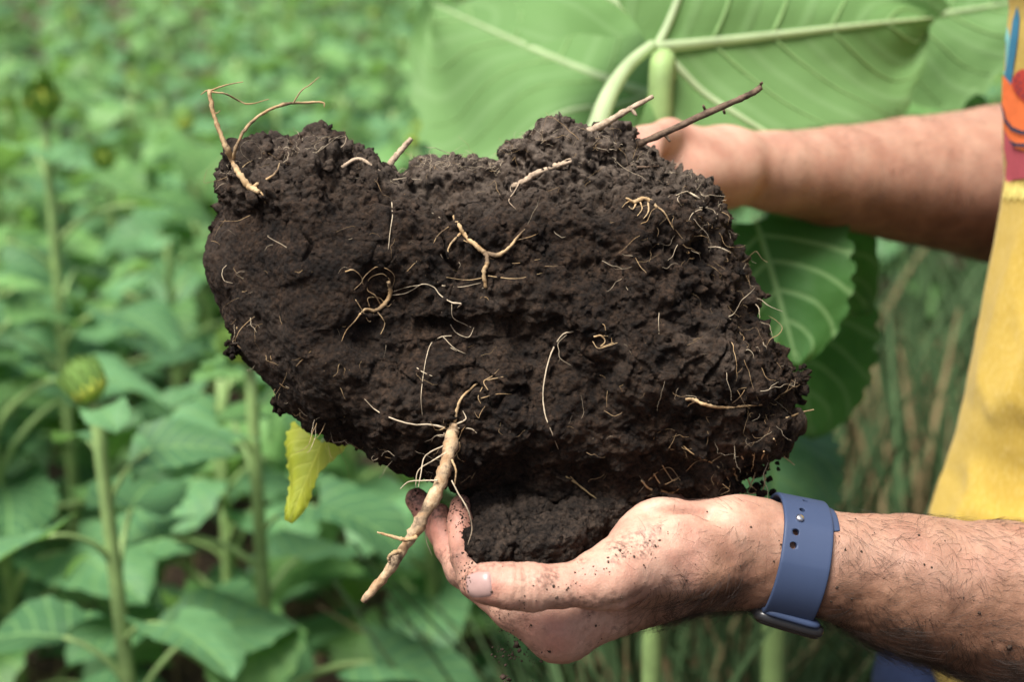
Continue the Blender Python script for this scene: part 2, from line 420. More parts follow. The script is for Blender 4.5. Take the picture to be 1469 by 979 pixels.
def petiole_mesh(L, seed):
    p = [(0, 0, 0), (0, L * 0.35, L * 0.12), (0, L * 0.75, L * 0.10), (0, L, 0.0)]
    V, F = tube(p, [0.0042, 0.0030, 0.0026], 6, 7); me = mesh_np('petiole', V, F); me.materials.append(M['stem']); return me
PETIOLE = petiole_mesh(0.10, 1)
def bract_mesh():
    V = []; 
    for i in range(5):
        s = i / 4; wd = 0.0062 * (1 - s) ** 0.8 * (0.8 + 0.8 * s) + 0.0003
        for t in (-1, 0, 1): V.append((t * wd, s * 0.030, (0.0015 if t == 0 else 0) + 0.010 * s * s))
    F = np.array([(i * 3 + j, i * 3 + j + 1, (i + 1) * 3 + j + 1, (i + 1) * 3 + j) for i in range(4) for j in range(2)])
    me = mesh_np('bract', V, F); me.materials.append(M['bud']); return me
BRACT = bract_mesh()
def bud_mesh():
    mb = MB(); rings = []
    for i in range(8):
        a = i / 7 * math.pi; r = 0.0195 * math.sin(a) + 0.0004; z = -0.013 * math.cos(a) + 0.010
        rings.append(np.array([(r * math.cos(k / 12 * 6.283), r * math.sin(k / 12 * 6.283), z) for k in range(12)]))
    V, F = loft(rings); me = mesh_np('bud', V, F); me.materials.append(M['budc']); return me
BUD = bud_mesh()
def bract_xf(k, n, tier):
    """placement of a bract on the bud: wraps the head from below and closes over the top"""
    a = 6.283 * k / n + tier * 0.3; r = 0.0165 - 0.0015 * tier; z = 0.004 + 0.004 * tier
    e = R(62 + 10 * tier)
    m = Matrix.Translation((r * math.cos(a), r * math.sin(a), z)) @ Matrix.Rotation(a - math.pi / 2, 4, 'Z') @ Matrix.Rotation(e, 4, 'X')
    return m
def joined_bud():
    me = BUD; V = np.empty(len(me.vertices) * 3, np.float32); me.vertices.foreach_get('co', V); mb = MB()
    mb.add(V.reshape(-1, 3), [tuple(p.vertices) for p in me.polygons]); n0 = len(me.polygons)
    B = np.empty(len(BRACT.vertices) * 3, np.float32); BRACT.vertices.foreach_get('co', B); B = B.reshape(-1, 3)
    for tier, n in ((0, 12), (1, 10), (2, 8)):
        for k in range(n):
            mm = np.array(bract_xf(k, n, tier)); mb.add(B @ mm[:3, :3].T + mm[:3, 3], [tuple(p.vertices) for p in BRACT.polygons])
    V, F = mb.get(); o = mesh_np('bud', V, F); o.materials.append(M['budc']); o.materials.append(M['bud'])
    mi = np.ones(len(F), np.int32); mi[:n0] = 0; o.polygons.foreach_set('material_index', mi); return o
BUDJ = joined_bud()
def child(name, me, parent, mat4, label=None):
    o = bpy.data.objects.new(name, me); C.objects.link(o); o.parent = parent; o.matrix_local = mat4
    if label: o['label'] = label
    return o
def add_leaf(root, z, az, elev, size, seed, pet=0.10, roll=0.0, xy=(0, 0), pitch=None):
    """petiole from the stem at height z, blade at its end"""
    k = pet / 0.10
    m = Matrix.Translation((xy[0], xy[1], z)) @ Matrix.Rotation(az, 4, 'Z') @ Matrix.Rotation(elev, 4, 'X')
    child('petiole', PETIOLE, root, m @ Matrix.Diagonal((min(1.1, size), k, k, 1)))
    tip = m @ Vector((0, pet, 0))
    mb = Matrix.Translation(tip) @ Matrix.Rotation(az, 4, 'Z') @ Matrix.Rotation(elev * 0.25 - 0.15 if pitch is None else pitch, 4, 'X') @ Matrix.Rotation(roll, 4, 'Y') @ Matrix.Diagonal((size, size, size, 1))
    child('leaf', LEAVES[seed % 6], root, mb)
def stem_mesh(h, lean, seed):
    rr = np.random.default_rng(seed); p = [(0, 0, -0.02), (lean[0] * 0.3 * h, lean[1] * 0.3 * h, h * 0.4), (lean[0] * 0.7 * h, lean[1] * 0.7 * h, h * 0.75), (lean[0] * h, lean[1] * h, h)]
    V, F = tube(p, [0.0095, 0.0088, 0.0075, 0.0062], 8, 12); me = mesh_np('stem', V, F); me.materials.append(M['stem']); return me, p
def make_plant(h, seed, label, group=None, bud=True, nleaf=13, separate_bracts=False, budscale=1.0, tilt=0.35, zlow=0.18, lsize=1.0, ba=None):
    rr = random.Random(seed)
    root = empty('sunflower_plant', (0, 0, 0), label, 'sunflower plant', group)
    lean = (rr.uniform(-0.04, 0.04), rr.uniform(-0.04, 0.04)); me, p = stem_mesh(h, lean, seed)
    child('stem', me, root, Matrix())
    a0 = rr.uniform(0, 6.28)
    for k in range(nleaf):
        f = k / (nleaf - 1); z = h * (zlow + (0.96 - zlow) * f); az = a0 + k * 2.4 + rr.uniform(-0.3, 0.3)
        size = (0.75 + 0.75 * math.sin(math.pi * (0.15 + 0.72 * (1 - f)))) * rr.uniform(0.85, 1.15) * (0.62 if f > 0.93 else 1) * lsize
        fr = z / h; q = np.array(crom(p, 21))[min(20, int(fr * 20))]
        add_leaf(root, z, az, R(rr.uniform(22, 50)) if f < 0.85 else R(rr.uniform(45, 65)), size, rr.randrange(6), pet=0.085 * size * rr.uniform(0.7, 1.25), roll=rr.uniform(-0.35, 0.35), xy=(q[0], q[1]))
    if bud:
        ba = rr.uniform(0, 6.28) if ba is None else ba
        m = Matrix.Translation((lean[0] * h, lean[1] * h, h)) @ Matrix.Rotation(ba, 4, 'Z') @ Matrix.Rotation(tilt, 4, 'X') @ Matrix.Diagonal((budscale, budscale, budscale, 1))
        if separate_bracts:
            b = child('bud', BUD, root, m)
            for tier, n in ((0, 12), (1, 10), (2, 8)):
                for k in range(n): child('bract', BRACT, b, bract_xf(k, n, tier))
        else: child('bud', BUDJ, root, m)
    return root
def copy_thing(src, label=None, group=None):
    c = src.copy(); C.objects.link(c)
    if label: c['label'] = label
    if group: c['group'] = group
    for ch in src.children:
        d = ch.copy(); C.objects.link(d); d.parent = c
    return c
def put(root, p, rz=0, sc=1.0):
    root.location = p; root.rotation_euler = (0, 0, rz); root.scale = (sc, sc, sc)
def ground_under(px, py, d):
    p = P(px, py, d); return Vector((p[0], p[1], 0)), p[2]

# plants with buds that can be told apart, each below its bud
taken = []
def bud_plant(px, py, d, seed, label, rz, **kw):
    g, h = ground_under(px, py, d); pl = make_plant(h - 0.01, seed, label, **kw); 
    lean = [c for c in pl.children if c.name.startswith('bud')][0].matrix_local.translation
    a = math.cos(rz) * lean.x - math.sin(rz) * lean.y, math.sin(rz) * lean.x + math.cos(rz) * lean.y
    put(pl, g - Vector((a[0], a[1], 0)), rz); taken.append((g.x, g.y)); return pl
bud_plant(165, 552, 1.32, 3, 'pale sunflower plant with a round green bud, left of the soil clod', 0.4, nleaf=17, separate_bracts=True, tilt=0.5, lsize=0.74, budscale=0.95)
bud_plant(45, 148, 2.0, 5, 'tall sunflower plant with a nodding yellow-green bud at the left edge', 0.0, budscale=1.25, tilt=0.8, ba=0.25, nleaf=17)
bud_plant(160, 232, 3.0, 8, 'sunflower plant with a small yellow-green bud above the pale budded plant', 0.0, budscale=1.3, tilt=0.7, ba=-0.2, nleaf=20)
bud_plant(265, 215, 3.2, 9, 'sunflower plant whose small bud shows beside the forked root', 0.0, budscale=1.2, tilt=0.7, ba=0.2, nleaf=20)
bud_plant(360, 500, 1.45, 12, 'sunflower plant half hidden behind the left end of the soil clod', 0.2, nleaf=18, tilt=0.6, lsize=0.85)

# the field
protos = []
GL = 'sunflower plant of the blurred green field behind the soil clod'
GG = 'sunflower plants of the blurred field'
for k in range(7): protos.append(make_plant((0.78, 0.84, 0.72, 0.90, 0.82, 0.75, 0.86)[k], 40 + k, GL, GG, bud=(k in (0, 3, 5)), nleaf=25, lsize=0.95))
used = [False] * 7
fr = random.Random(5)
def field_label(x, y, budded):
    L = W2V((x, y, 0.85)); px = L[0] / L[2] * FPX + CX
    where = ('at the left edge' if px < 130 else 'left of the soil clod' if px < 330 else 'behind the soil clod, left half' if px < 620 else
             'behind the soil clod, right half' if px < 950 else 'behind the far arm' if px < 1250 else 'behind the yellow shirt')
    far = 'nearby' if y < 2.4 else 'farther back' if y < 4.5 else 'far back'
    return 'blurred sunflower plant %s, %s, %s' % ('with a small bud' if budded else 'without a bud', where, far)
def place_field(x, y):
    for (tx, ty) in taken:
        if (tx - x) ** 2 + (ty - y) ** 2 < 0.035: return
    k = fr.randrange(7); lb = field_label(x, y, k in (0, 3, 5))
    if not used[k]: o = protos[k]; used[k] = True; o['label'] = lb
    else: o = copy_thing(protos[k], lb, GG)
    put(o, (x, y, 0), fr.uniform(0, 6.28), fr.uniform(0.9, 1.08) * (1 + 0.012 * max(0, y - 4))); taken.append((x, y))
y = 1.72
while y < 15.5:
    half = 0.38 * y + 0.35
    x = -half + fr.uniform(0, 0.2)
    while x < half:
        xx, yy = x + fr.uniform(-0.06, 0.06), y + fr.uniform(-0.10, 0.10)
        # a trodden gap with stubble at the right
        if not (0.12 < xx < 0.42 * yy + 0.12 and yy < 3.5):
            place_field(xx, yy)
        x += 0.21 + 0.034 * y
    y += 0.25 + 0.055 * y
for k in range(7):
    if not used[k]: place_field(-3 + k, 15)

# ================================================================== dry stubble and weeds at the right
def blades(n, spots, hr, mat, name, seed, label=None, width=(0.002, 0.005), lean=0.25, spread=0.05):
    """spots: (x, y) of tufts; n blades each"""
    rr = np.random.default_rng(seed); V = []; F = []
    for (tx, ty) in spots:
        hs = rr.uniform(*hr); tl = rr.normal(0, lean * 0.6, 2)
        for i in range(n):
            x, y_ = tx + rr.normal(0, spread), ty + rr.normal(0, spread); h = hs * rr.uniform(0.6, 1.1); a = rr.uniform(0, 6.28); wd = rr.uniform(*width)
            lx, ly = (tl + rr.normal(0, lean, 2)) * h; ux, uy = math.cos(a) * wd, math.sin(a) * wd; b = len(V)
            for s in (0, 0.4, 0.75, 1.0):
                q = 1 - 0.75 * s if name != 'dry_grass' else (0.7, 0.6, 1.5, 0.5)[int(s * 3.9)]
                V += [(x + lx * s * s - ux * q, y_ + ly * s * s - uy * q, h * s - 0.01), (x + lx * s * s + ux * q, y_ + ly * s * s + uy * q, h * s - 0.01)]
            F += [(b + 2 * s, b + 2 * s + 1, b + 2 * s + 3, b + 2 * s + 2) for s in range(3)]
    o = obj(name, V, np.array(F), mat, kind='stuff')
    if label: o['label'] = label
    return o
def gap(n, seed, y0=1.25, y1=2.9):
    r2 = random.Random(seed); out_ = []
    while len(out_) < n:
        y_ = r2.uniform(y0, y1); x = r2.uniform(0.10, 0.36 * y_ + 0.15); out_.append((x, y_))
    return out_
blades(24, gap(26, 1, 1.25, 3.2), (0.35, 0.80), M['straw'], 'dry_grass', 1, 'standing dry straw and stubble in the gap beside the person', (0.0012, 0.0035), 0.2, 0.03)
blades(24, gap(170, 2, 1.25, 3.6), (0.25, 0.85), M['weed'], 'weeds', 2, 'dark green weeds among the dry straw', (0.003, 0.009), 0.2, 0.03)
r3 = random.Random(9)
blades(8, [(r3.uniform(-1.2, 1.2), r3.uniform(0.7, 2.8)) for _ in range(200)], (0.04, 0.13), M['straw'], 'straw_litter', 3, 'pale straw litter lying on the dark field earth', (0.002, 0.005), 1.2, 0.06)

# ================================================================== large leaves behind the clod
def big_leaf(root, a, b, W, seed, down_hint, bend=0.25, fold=0.25, ripple=0.10, lobe=0.25, tipx=0.70, veins=True, mat='bigleaf', label=None, petfrom=None, petr=0.006):
    """a -> b attachment and tip in world space; the side facing down_hint is the underside"""
    a = np.array(a); b = np.array(b); L = np.linalg.norm(b - a); yv = (b - a) / L
    zv = -np.array(down_hint, float); zv -= yv * (zv @ yv); zv /= np.linalg.norm(zv); xv = np.cross(yv, zv)
    rr = np.random.default_rng(seed); ph = rr.uniform(0, 6.28, 8)
    def pt(s, t):
        s = np.asarray(s, float); t = np.asarray(t, float); at = np.abs(t)
        wd = W * 0.5 * np.maximum(0, 1 - s) ** tipx * (0.66 + 1.1 * s) / 0.80
        wd = wd * (1 + 0.035 * np.sign(np.sin(s * 60 + ph[5] * np.sign(t))) * (at > 0.93))
        x = t * wd; y = L * (s - lobe * at ** 1.6 * (1 - s) ** 2)
        z = fold * np.abs(x) * (1 - 0.45 * at) + ripple * L * 0.28 * at ** 1.6 * np.sin(7 * s + ph[0] + np.where(t > 0, 2.2, 0))
        z = z - bend * L * (np.maximum(0, y) / L) ** 2 + 0.005 * L * np.cos(((s - 0.375 * at) * 5 - 0.5) * 6.283) * (1 - at) * np.minimum(1, at * 4) + 0.02 * L * np.sin(6 * t + ph[1] + 3 * s)
        q_ = np.stack([x.ravel() / L, y.ravel() / L, 0 * x.ravel() + seed], 1); z = z + (0.022 * L * fbm(q_, 0.28, seed, 3)).reshape(np.shape(z)) * np.minimum(1, at * 3)
        return a + x[..., None] * xv + y[..., None] * yv + z[..., None] * zv
    ns, m = 49, 36
    s, t = np.meshgrid(np.linspace(0, 1, ns), np.linspace(-1, 1, m + 1), indexing='ij'); V = pt(s, t).reshape(-1, 3); n = m + 1
    F = np.array([(i * n + j, i * n + j + 1, (i + 1) * n + j + 1, (i + 1) * n + j) for i in range(ns - 1) for j in range(m)])
    o = obj('leaf', V, F, M[mat], root, label=label)
    UV = np.stack([t.ravel() * 0.5 + 0.5, s.ravel()], 1).astype(np.float32)
    uv = o.data.uv_layers.new(name='UVMap'); vi = np.zeros(len(o.data.loops), np.int32); o.data.loops.foreach_get('vertex_index', vi)
    uv.data.foreach_set('uv', UV[vi].ravel())
    if veins:
        mb = MB()
        ss = np.linspace(0, 0.98, 16); q = pt(ss, 0 * ss) - zv * 0.001; v_, f_ = tube(q, [0.0046, 0.0034, 0.0022, 0.0008], 7, 30); obj('vein', v_, f_, M['vein'], o)
        for sg in (-1, 1):
            tt = np.linspace(0, 0.9, 10); q = pt(0.02 + 0.42 * tt, sg * tt) - zv * 0.0008; v_, f_ = tube(q, [0.0036, 0.0025, 0.0008], 6, 20); obj('vein', v_, f_, M['vein'], o)
            for k in range(1, 5):
                s0 = (k + 0.0) / 5; tt = np.linspace(0, 0.88, 8); q = pt(np.minimum(0.985, s0 + 0.375 * tt), sg * tt) - zv * 0.0004
                v_, f_ = tube(q, [0.0016, 0.0010, 0.0003], 5, 14); obj('vein', v_, f_, M['side_vein'], o)
    if petfrom is not None:
        v_, f_ = tube(list(petfrom) + [a], [petr * 1.25, petr, petr * 0.8, petr * 0.62], 9, 26); obj('petiole', v_, f_, M['vein'], root)
    return o
TO_CAM = np.array([0, -0.96, 0.25])
g, _ = ground_under(948, 190, 1.03)
hp = empty('sunflower_plant', g, 'sunflower plant whose big veined leaf undersides fan out behind the far hand', 'sunflower plant')
top = P(950, 95, 1.06)
v_, f_ = tube([np.array(g) - [0, 0, 0.02], (np.array(g) * 0.5 + P(945, 200, 1.03) * 0.5) + [0.01, 0.02, 0], P(946, 200, 1.03), P(955, 120, 1.05), top], [0.008, 0.008, 0.0095, 0.0085, 0.006], 10, 40)
obj('stem', v_, f_, M['stem'], hp)
big_leaf(hp, P(936, 64, 1.03), P(1332, 36, 1.16), 0.235, 2, TO_CAM + [0.0, 0, 0.35], 0.02, 0.16, 0.20, petfrom=[P(852, 200, 0.97), P(872, 140, 0.985), P(900, 95, 1.01)], petr=0.0062)
big_leaf(hp, P(938, 128, 1.22), P(640, 38, 1.55), 0.33, 3, TO_CAM + [0.0, 0, 0.35], 0.06, 0.14, 0.24, petfrom=[P(975, 190, 1.06), P(962, 160, 1.16)], petr=0.0055)
big_leaf(hp, P(990, 80, 1.13), P(1200, 190, 1.16), 0.18, 4, TO_CAM + [0.0, 0, 0.35], 0.1, 0.2, 0.12, petfrom=[P(960, 110, 1.08)], petr=0.004)
big_leaf(hp, P(945, 40, 1.12), P(985, -180, 1.26), 0.24, 8, TO_CAM + [0.0, 0, 0.35], 0.1, 0.2, 0.12, petfrom=[P(951, 90, 1.08)], petr=0.005)
g, _ = ground_under(1180, 330, 1.25)
hp2 = empty('sunflower_plant', g, 'sunflower plant with broad leaves hanging below and behind the far forearm', 'sunflower plant')
v_, f_ = tube([np.array(g) - [0, 0, 0.02], P(1120, 560, 1.33), P(1110, 300, 1.27), P(1170, 90, 1.27), P(1200, 20, 1.27)], [0.013, 0.012, 0.010, 0.008, 0.005], 8, 30); obj('stem', v_, f_, M['stem'], hp2)
big_leaf(hp2, P(1190, 40, 1.25), P(1460, 12, 1.30), 0.20, 5, TO_CAM + [0.0, 0, 0.35], 0.1, 0.2, 0.14, petfrom=[P(1195, 60, 1.26)], petr=0.004)
big_leaf(hp2, P(1215, 110, 1.28), P(1440, 150, 1.26), 0.15, 6, TO_CAM * -1 + [0, 0, -1.2], 0.15, 0.2, 0.2, veins=False, petfrom=[P(1180, 120, 1.27)], petr=0.004, mat='leaf')
big_leaf(hp2, P(1095, 318, 1.16), P(1262, 408, 1.12), 0.14, 7, TO_CAM * -1 + [0, 0, -1.0], 0.35, 0.15, 0.15, veins=False, petfrom=[P(1110, 300, 1.26)], petr=0.004, mat='bigleaf')
big_leaf(hp2, P(1085, 322, 1.06), P(1146, 500, 1.0), 0.125, 9, TO_CAM * -1 + [0.2, 0, -0.8], 0.2, 0.15, 0.12, veins=False, petfrom=[P(1105, 315, 1.26)], petr=0.004, mat='bigleaf', label='pale leaf close behind the right end of the soil clod')
big_leaf(hp2, P(1125, 420, 1.24), P(1185, 600, 1.16), 0.15, 10, TO_CAM * -1 + [-0.3, 0, -0.6], 0.25, 0.25, 0.15, veins=False, petfrom=[P(1112, 420, 1.28)], petr=0.004, mat='bigleaf')
big_leaf(hp2, P(1100, 620, 1.28), P(1135, 745, 1.14), 0.13, 11, TO_CAM * -1 + [-0.3, 0, -0.9], 0.25, 0.25, 0.15, veins=False, petfrom=[P(1115, 560, 1.33)], petr=0.004, mat='leaf2')

# ================================================================== the soil clod
D0 = 0.735
OUT = [(322,250),(334,226),(350,212),(376,208),(402,201),(430,200),(455,195),(480,203),(502,216),(532,236),(556,238),(582,232),(604,224),(640,219),(684,220),(714,228),(724,206),(742,194),(772,184),(800,190),(832,184),(858,180),(882,184),(905,206),(932,216),(958,228),(985,242),(1008,258),(1030,274),(1042,292),(1052,318),(1056,345),(1068,368),(1074,392),(1081,422),(1080,446),(1090,462),(1112,482),(1128,506),(1140,532),(1146,552),(1130,574),(1118,590),(1131,606),(1124,630),(1102,648),(1072,662),(1052,684),(1040,708),(1000,716),(960,726),(920,744),(870,762),(800,766),(740,758),(690,742),(640,718),(600,702),(575,690),(545,676),(512,660),(480,645),(455,630),(428,608),(404,584),(388,556),(366,528),(348,500),(336,470),(326,440),(312,412),(304,374),(308,334),(316,304),(314,276)]
out = np.array([((x - CX) / FPX * D0, (CY - y) / FPX * D0) for x, y in OUT])
hC = 0.00085
fc = Field((out[:, 0].min() - 0.012, out[:, 1].min() - 0.012, D0 - 0.080), (out[:, 0].max() + 0.012, out[:, 1].max() + 0.012, D0 + 0.082), hC)
gx = fc.o[0] + np.arange(fc.n[0]) * hC; gy = fc.o[1] + np.arange(fc.n[1]) * hC
X2, Y2 = np.meshgrid(gx, gy, indexing='ij'); Q2 = np.stack([X2.ravel(), Y2.ravel(), 0 * X2.ravel()], 1)
dm = np.full(X2.shape, 9.0); par = np.zeros(X2.shape, bool)
for i in range(len(out)):
    a, b = out[i], out[(i + 1) % len(out)]; ab = b - a
    t = np.clip(((X2 - a[0]) * ab[0] + (Y2 - a[1]) * ab[1]) / (ab @ ab), 0, 1)
    dm = np.minimum(dm, np.hypot(X2 - a[0] - t * ab[0], Y2 - a[1] - t * ab[1]))
    c = (a[1] > Y2) != (b[1] > Y2); xi = a[0] + (Y2 - a[1]) / (b[1] - a[1] + 1e-12) * ab[0]; par ^= c & (X2 < xi)
ins = np.where(par, dm, -dm) - 0.0019                                # inside distance
pu, pv = X2 / D0 * FPX + CX, CY - Y2 / D0 * FPX
t = np.clip(ins / 0.052, 0, 1); prof = (1 - (1 - t) ** 2.3) ** (1 / 2.1)
hf = 0.056 * prof
def bumpf(x, y, sx, sy, amp): return amp * np.exp(-((pu - x) / sx) ** 2 - ((pv - y) / sy) ** 2)
feat = bumpf(640, 262, 120, 50, -0.024) + bumpf(420, 265, 90, 45, 0.006) + bumpf(860, 245, 95, 45, -0.012) + bumpf(730, 705, 230, 60, -0.024) + bumpf(960, 690, 160, 50, -0.012)
feat += bumpf(770, 520, 110, 90, -0.006) + bumpf(900, 400, 110, 90, 0.006) + bumpf(620, 580, 110, 70, 0.007) + bumpf(450, 430, 110, 90, 0.003) + bumpf(980, 560, 120, 60, 0.006) + bumpf(715, 330, 60, 50, 0.007)
feat += bumpf(547, 330, 7, 60, -0.007) + bumpf(700, 250, 26, 30, -0.010) + bumpf(640, 470, 140, 8, -0.004)
hf += feat * np.minimum(1, t * 1.5) + (0.005 * fbm(Q2, 0.05, 31, 3)).reshape(X2.shape) * t
hb = 0.070 * prof + (0.006 * fbm(Q2, 0.05, 51, 3)).reshape(X2.shape) * t
zz = (fc.o[2] + np.arange(fc.n[2]) * hC)[None, None, :]
fc.f = np.maximum((D0 - np.where(ins > 0, hf, ins * 2)[:, :, None]) - zz, zz - (D0 + np.where(ins > 0, hb, ins * 2)[:, :, None])).astype(np.float32)
fc.f = np.maximum(fc.f, -ins[:, :, None].astype(np.float32) * 1.0)
Vc, Fc = fc.nets(); Vc = relax(Vc, Fc, 6); N = normals_of(Vc, Fc)
if ((Vc - Vc.mean(0)) * N).sum(1).mean() < 0: Fc = Fc[:, ::-1].copy(); N = -N
u_, v2_ = Vc[:, 0] / D0 * FPX + CX, CY - Vc[:, 1] / D0 * FPX
rough = 1.0 - 0.62 * sstep(600, 480, u_) * sstep(300, 360, v2_) * sstep(640, 560, v2_)
rough *= 1 + 0.3 * sstep(850, 1000, u_) + 0.25 * sstep(330, 250, v2_)
w1, w1b, id1 = worley(Vc, 0.021, 3); w2, w2b, id2 = worley(Vc, 0.0095, 5); w3, _, _ = worley(Vc, 0.0042, 9)
patch = sstep(-0.25, 0.45, fbm(Vc, 0.035, 71, 3))           # crumbly patches and torn, smoother patches
sm = fbm(Vc, 0.02, 77, 4, 0.6)
disp = 0.0050 * fbm(Vc, 0.045, 1, 3) + rough * (0.0062 * (0.3 + 0.7 * patch) * (0.55 - w1) * (0.4 + 1.2 * id1) + 0.0030 * (0.35 + 0.65 * patch) * (0.5 - w2) * (0.3 + 1.3 * id2) + 0.0032 * (0.45 - w3) * (0.2 + 0.8 * patch) + 0.0034 * sm)
disp += rough * (0.0040 * (id1 - 0.5) + 0.0022 * (id2 - 0.5))
disp += 0.0011 * rough * fbm(Vc, 0.0034, 21, 2)
crack = np.abs(fbm(Vc * [1.0, 0.7, 1], 0.06, 91, 4, 0.55)); disp -= 0.0055 * sstep(0.06, 0.0, crack) * sstep(-0.1, 0.3, fbm(Vc, 0.07, 95, 2))
Vc = Vc + N * disp[:, None]; N = normals_of(Vc, Fc)
if ((Vc - Vc.mean(0)) * N).sum(1).mean() < 0: N = -N
Nw = N @ MV
clod_c = P(720, 455, D0)
clod = obj('soil_clod', V2W(Vc), Fc, M['soil'], loc=clod_c)
tag(clod, 'large dark brown clod of earth full of roots, held up in two hands', 'soil clod')
dryf = sstep(-0.30, 0.50, Nw[:, 2] + 0.25 * fbm(Vc, 0.02, 61, 3)) * sstep(345, 235, v2_) * (0.45 + 0.55 * sstep(520, 640, u_))
dryf += 0.30 * sstep(0.2, 0.8, fbm(Vc, 0.025, 63, 3)) * sstep(860, 980, u_) + 0.18 * sstep(0.0, 0.8, fbm(Vc, 0.05, 65, 3))
attr(clod.data, 'dry', np.clip(dryf, 0, 1))
def bvh_of(o):
    me = o.data; V = np.empty(len(me.vertices) * 3, np.float32); me.vertices.foreach_get('co', V); V = V.reshape(-1, 3) + wloc(o)
    return BVHTree.FromPolygons(V.tolist(), [tuple(p.vertices) for p in me.polygons])
BC = bvh_of(clod)
def hit(bvh, px, py, miss=None):
    d = P(px, py, 1.0) - CAM; d = Vector(d); L = d.length; h = bvh.ray_cast(Vector(CAM), d / L)
    if h[0] is None: return (None, None) if miss is None else (P(px, py, miss), TO_CAM)
    return np.array(h[0]), np.array(h[1])
def lay(pts, r=0.001, lift=0.4, miss=0.70, bvh=None, stick=0.0):
    """points along the clod's surface below photo pixels; (px,py,d) gives a free point"""
    outp = []
    for q in pts:
        if len(q) == 3: outp.append(P(*q)); continue
        p, n = hit(bvh or BC, *q, miss=miss); outp.append(p + (CAM - p) / np.linalg.norm(CAM - p) * (r * lift + stick))
    return outp
_sp = [0]
def root_part(pts, rad, mat='root', name='root', label=None, parent=None, extra=(), seg=7, wob=0.10, jit=0.12, lift=0.6, miss=0.70, stick=0.0006):
    """one root with its side branches as one mesh part of the clod"""
    _sp[0] += 1; mb = MB()
    for k, (p, r) in enumerate([(pts, rad)] + list(extra)):
        r = np.atleast_1d(r) * D0 / FPX * (0.50 if mat == 'white_root' else 0.66)
        mb.add(*tube(lay(p, r.max(), lift, miss, stick=stick), r, seg if r.max() > 0.0008 else 5, max(8, len(p) * 6), wob, jit, _sp[0] * 31 + k))
    V, F = mb.get(); return obj(name, V, F, M[mat], clod if parent is None else parent, label=label)
D = 0.70
root_part([(372,276),(358,268),(345,252),(334,232),(325,212,D-.01),(314,185,D-.01),(305,158,D-.01),(300,130,D-.01)], [5,6.5,6,5.5,6,5,4.6,4.2], label='forked tan root standing up from the top left of the clod', extra=[
    ([(333,232),(338,214,D-.01),(350,188,D-.01),(372,166,D),(405,150,D+.005),(440,147,D+.01),(463,147,D+.01),(465,154,D+.01)], [4,3.6,3.4,3,3.2,2.6,2,.8]),
    ([(420,149,D),(432,130,D),(444,122,D),(458,110,D)], [1.8,1.5,1.2,.6]), ([(300,131,D-.01),(312,126,D-.01),(328,121,D-.01),(349,117,D-.01)], [2.2,1.8,1.4,.8]),
    ([(302,132,D-.01),(322,134,D-.01),(340,143,D),(358,149,D),(386,142,D)], [2,1.8,1.8,1.6,.8]), ([(304,130,D-.01),(296,130,D-.01),(288,136,D-.01)], [3,1.6,.7]),
    ([(306,162,D-.01),(312,162,D-.01),(316,158,D-.01)], [1.6,1.2,.6]), ([(362,268),(385,256),(397,246),(401,234)], [4,3,2.4,1]), ([(366,270),(376,278),(381,292)], [2.6,2,.9]), ([(340,250),(352,236),(362,230)], [1.2,.9,.5])])
root_part([(652,311),(659,325),(667,338),(681,351),(694,361),(714,366),(731,355),(741,342),(753,329)], [5,4,4.2,4.8,5.4,4.6,3.4,2.6,1.4], label='knobbly yellow root branching across the middle of the clod', extra=[
    ([(696,362),(699,376),(694,392),(697,413)], [5,4.4,5,3.4]), ([(662,334),(650,346),(643,358),(643,371)], [3,2.2,1.7,.7]), ([(655,318),(640,328),(628,338),(622,349)], [1.3,1,.9,.4]),
    ([(700,370),(735,378),(775,372)], [1,.8,.4]), ([(665,345),(690,358),(700,375),(690,360)], [1,.8,.7,.4]), ([(740,345),(760,340),(772,335)], [1,.8,.4]), ([(697,398),(670,402),(640,398)], [1,.8,.4]), ([(700,396),(740,400),(778,392)], [.9,.8,.4])])
root_part([(557,404),(560,420),(552,436),(538,446),(525,444),(515,452)], [4,4.2,4.4,3.6,3.4,1.4], label='tangle of thin pale roots on the left of the clod', extra=[
    ([(545,436),(538,424),(527,416),(530,400),(548,393),(560,402)], [1.4,1.2,1,1,1,.6]), ([(527,416),(520,402),(538,384),(555,386),(566,398),(560,420)], [1,.9,.9,.8,.7,.4]), ([(518,450),(508,462),(497,474),(490,490)], [1.6,1.2,1.1,.5]),
    ([(540,446),(548,456),(552,466),(546,480)], [1.6,1.1,1,.5]), ([(530,440),(528,428),(545,428),(556,440),(566,430)], [1.2,1,1,.9,.4]), ([(495,390),(508,388),(520,402),(508,416)], [1.8,1.1,1,.5]), ([(510,430),(520,446),(530,462),(536,450)], [1,.9,.8,.4])])
root_part([(556,424),(578,422),(592,416),(606,408),(622,412),(632,424),(648,434),(661,436),(656,442)], [1.2,1,1,1.3,1.4,1.6,2.2,2.4,1], 'white_root', label='wavy pale root running right from the root tangle', extra=[([(604,409),(585,412),(560,420)], [.9,.7,.4]), ([(648,436),(650,456),(668,466),(676,470)], [1.2,.9,.8,.4]), ([(634,410),(660,412),(690,406)], [1.2,.9,.5])])
root_part([(562,290),(563,310),(560,330),(557,358)], [1.4,1.5,1.3,.7], 'white_root', label='short white root hair low on the vertical crack')
root_part([(823,476),(808,480),(794,500),(784,530),(779,565),(782,595),(792,622),(801,645)], [2,2.2,2.2,1.9,1.8,1.6,1.5,.8], 'white_root', label='long curved white root hanging down the face of the clod')
root_part([(984,573),(996,574),(1012,581),(1040,585),(1066,583),(1093,581)], [2.4,4,3.6,3,2.6,1.4], label='short straight tan root near the right end of the clod', extra=[([(1000,575),(990,580),(984,586)], [1.6,1.2,.6])])
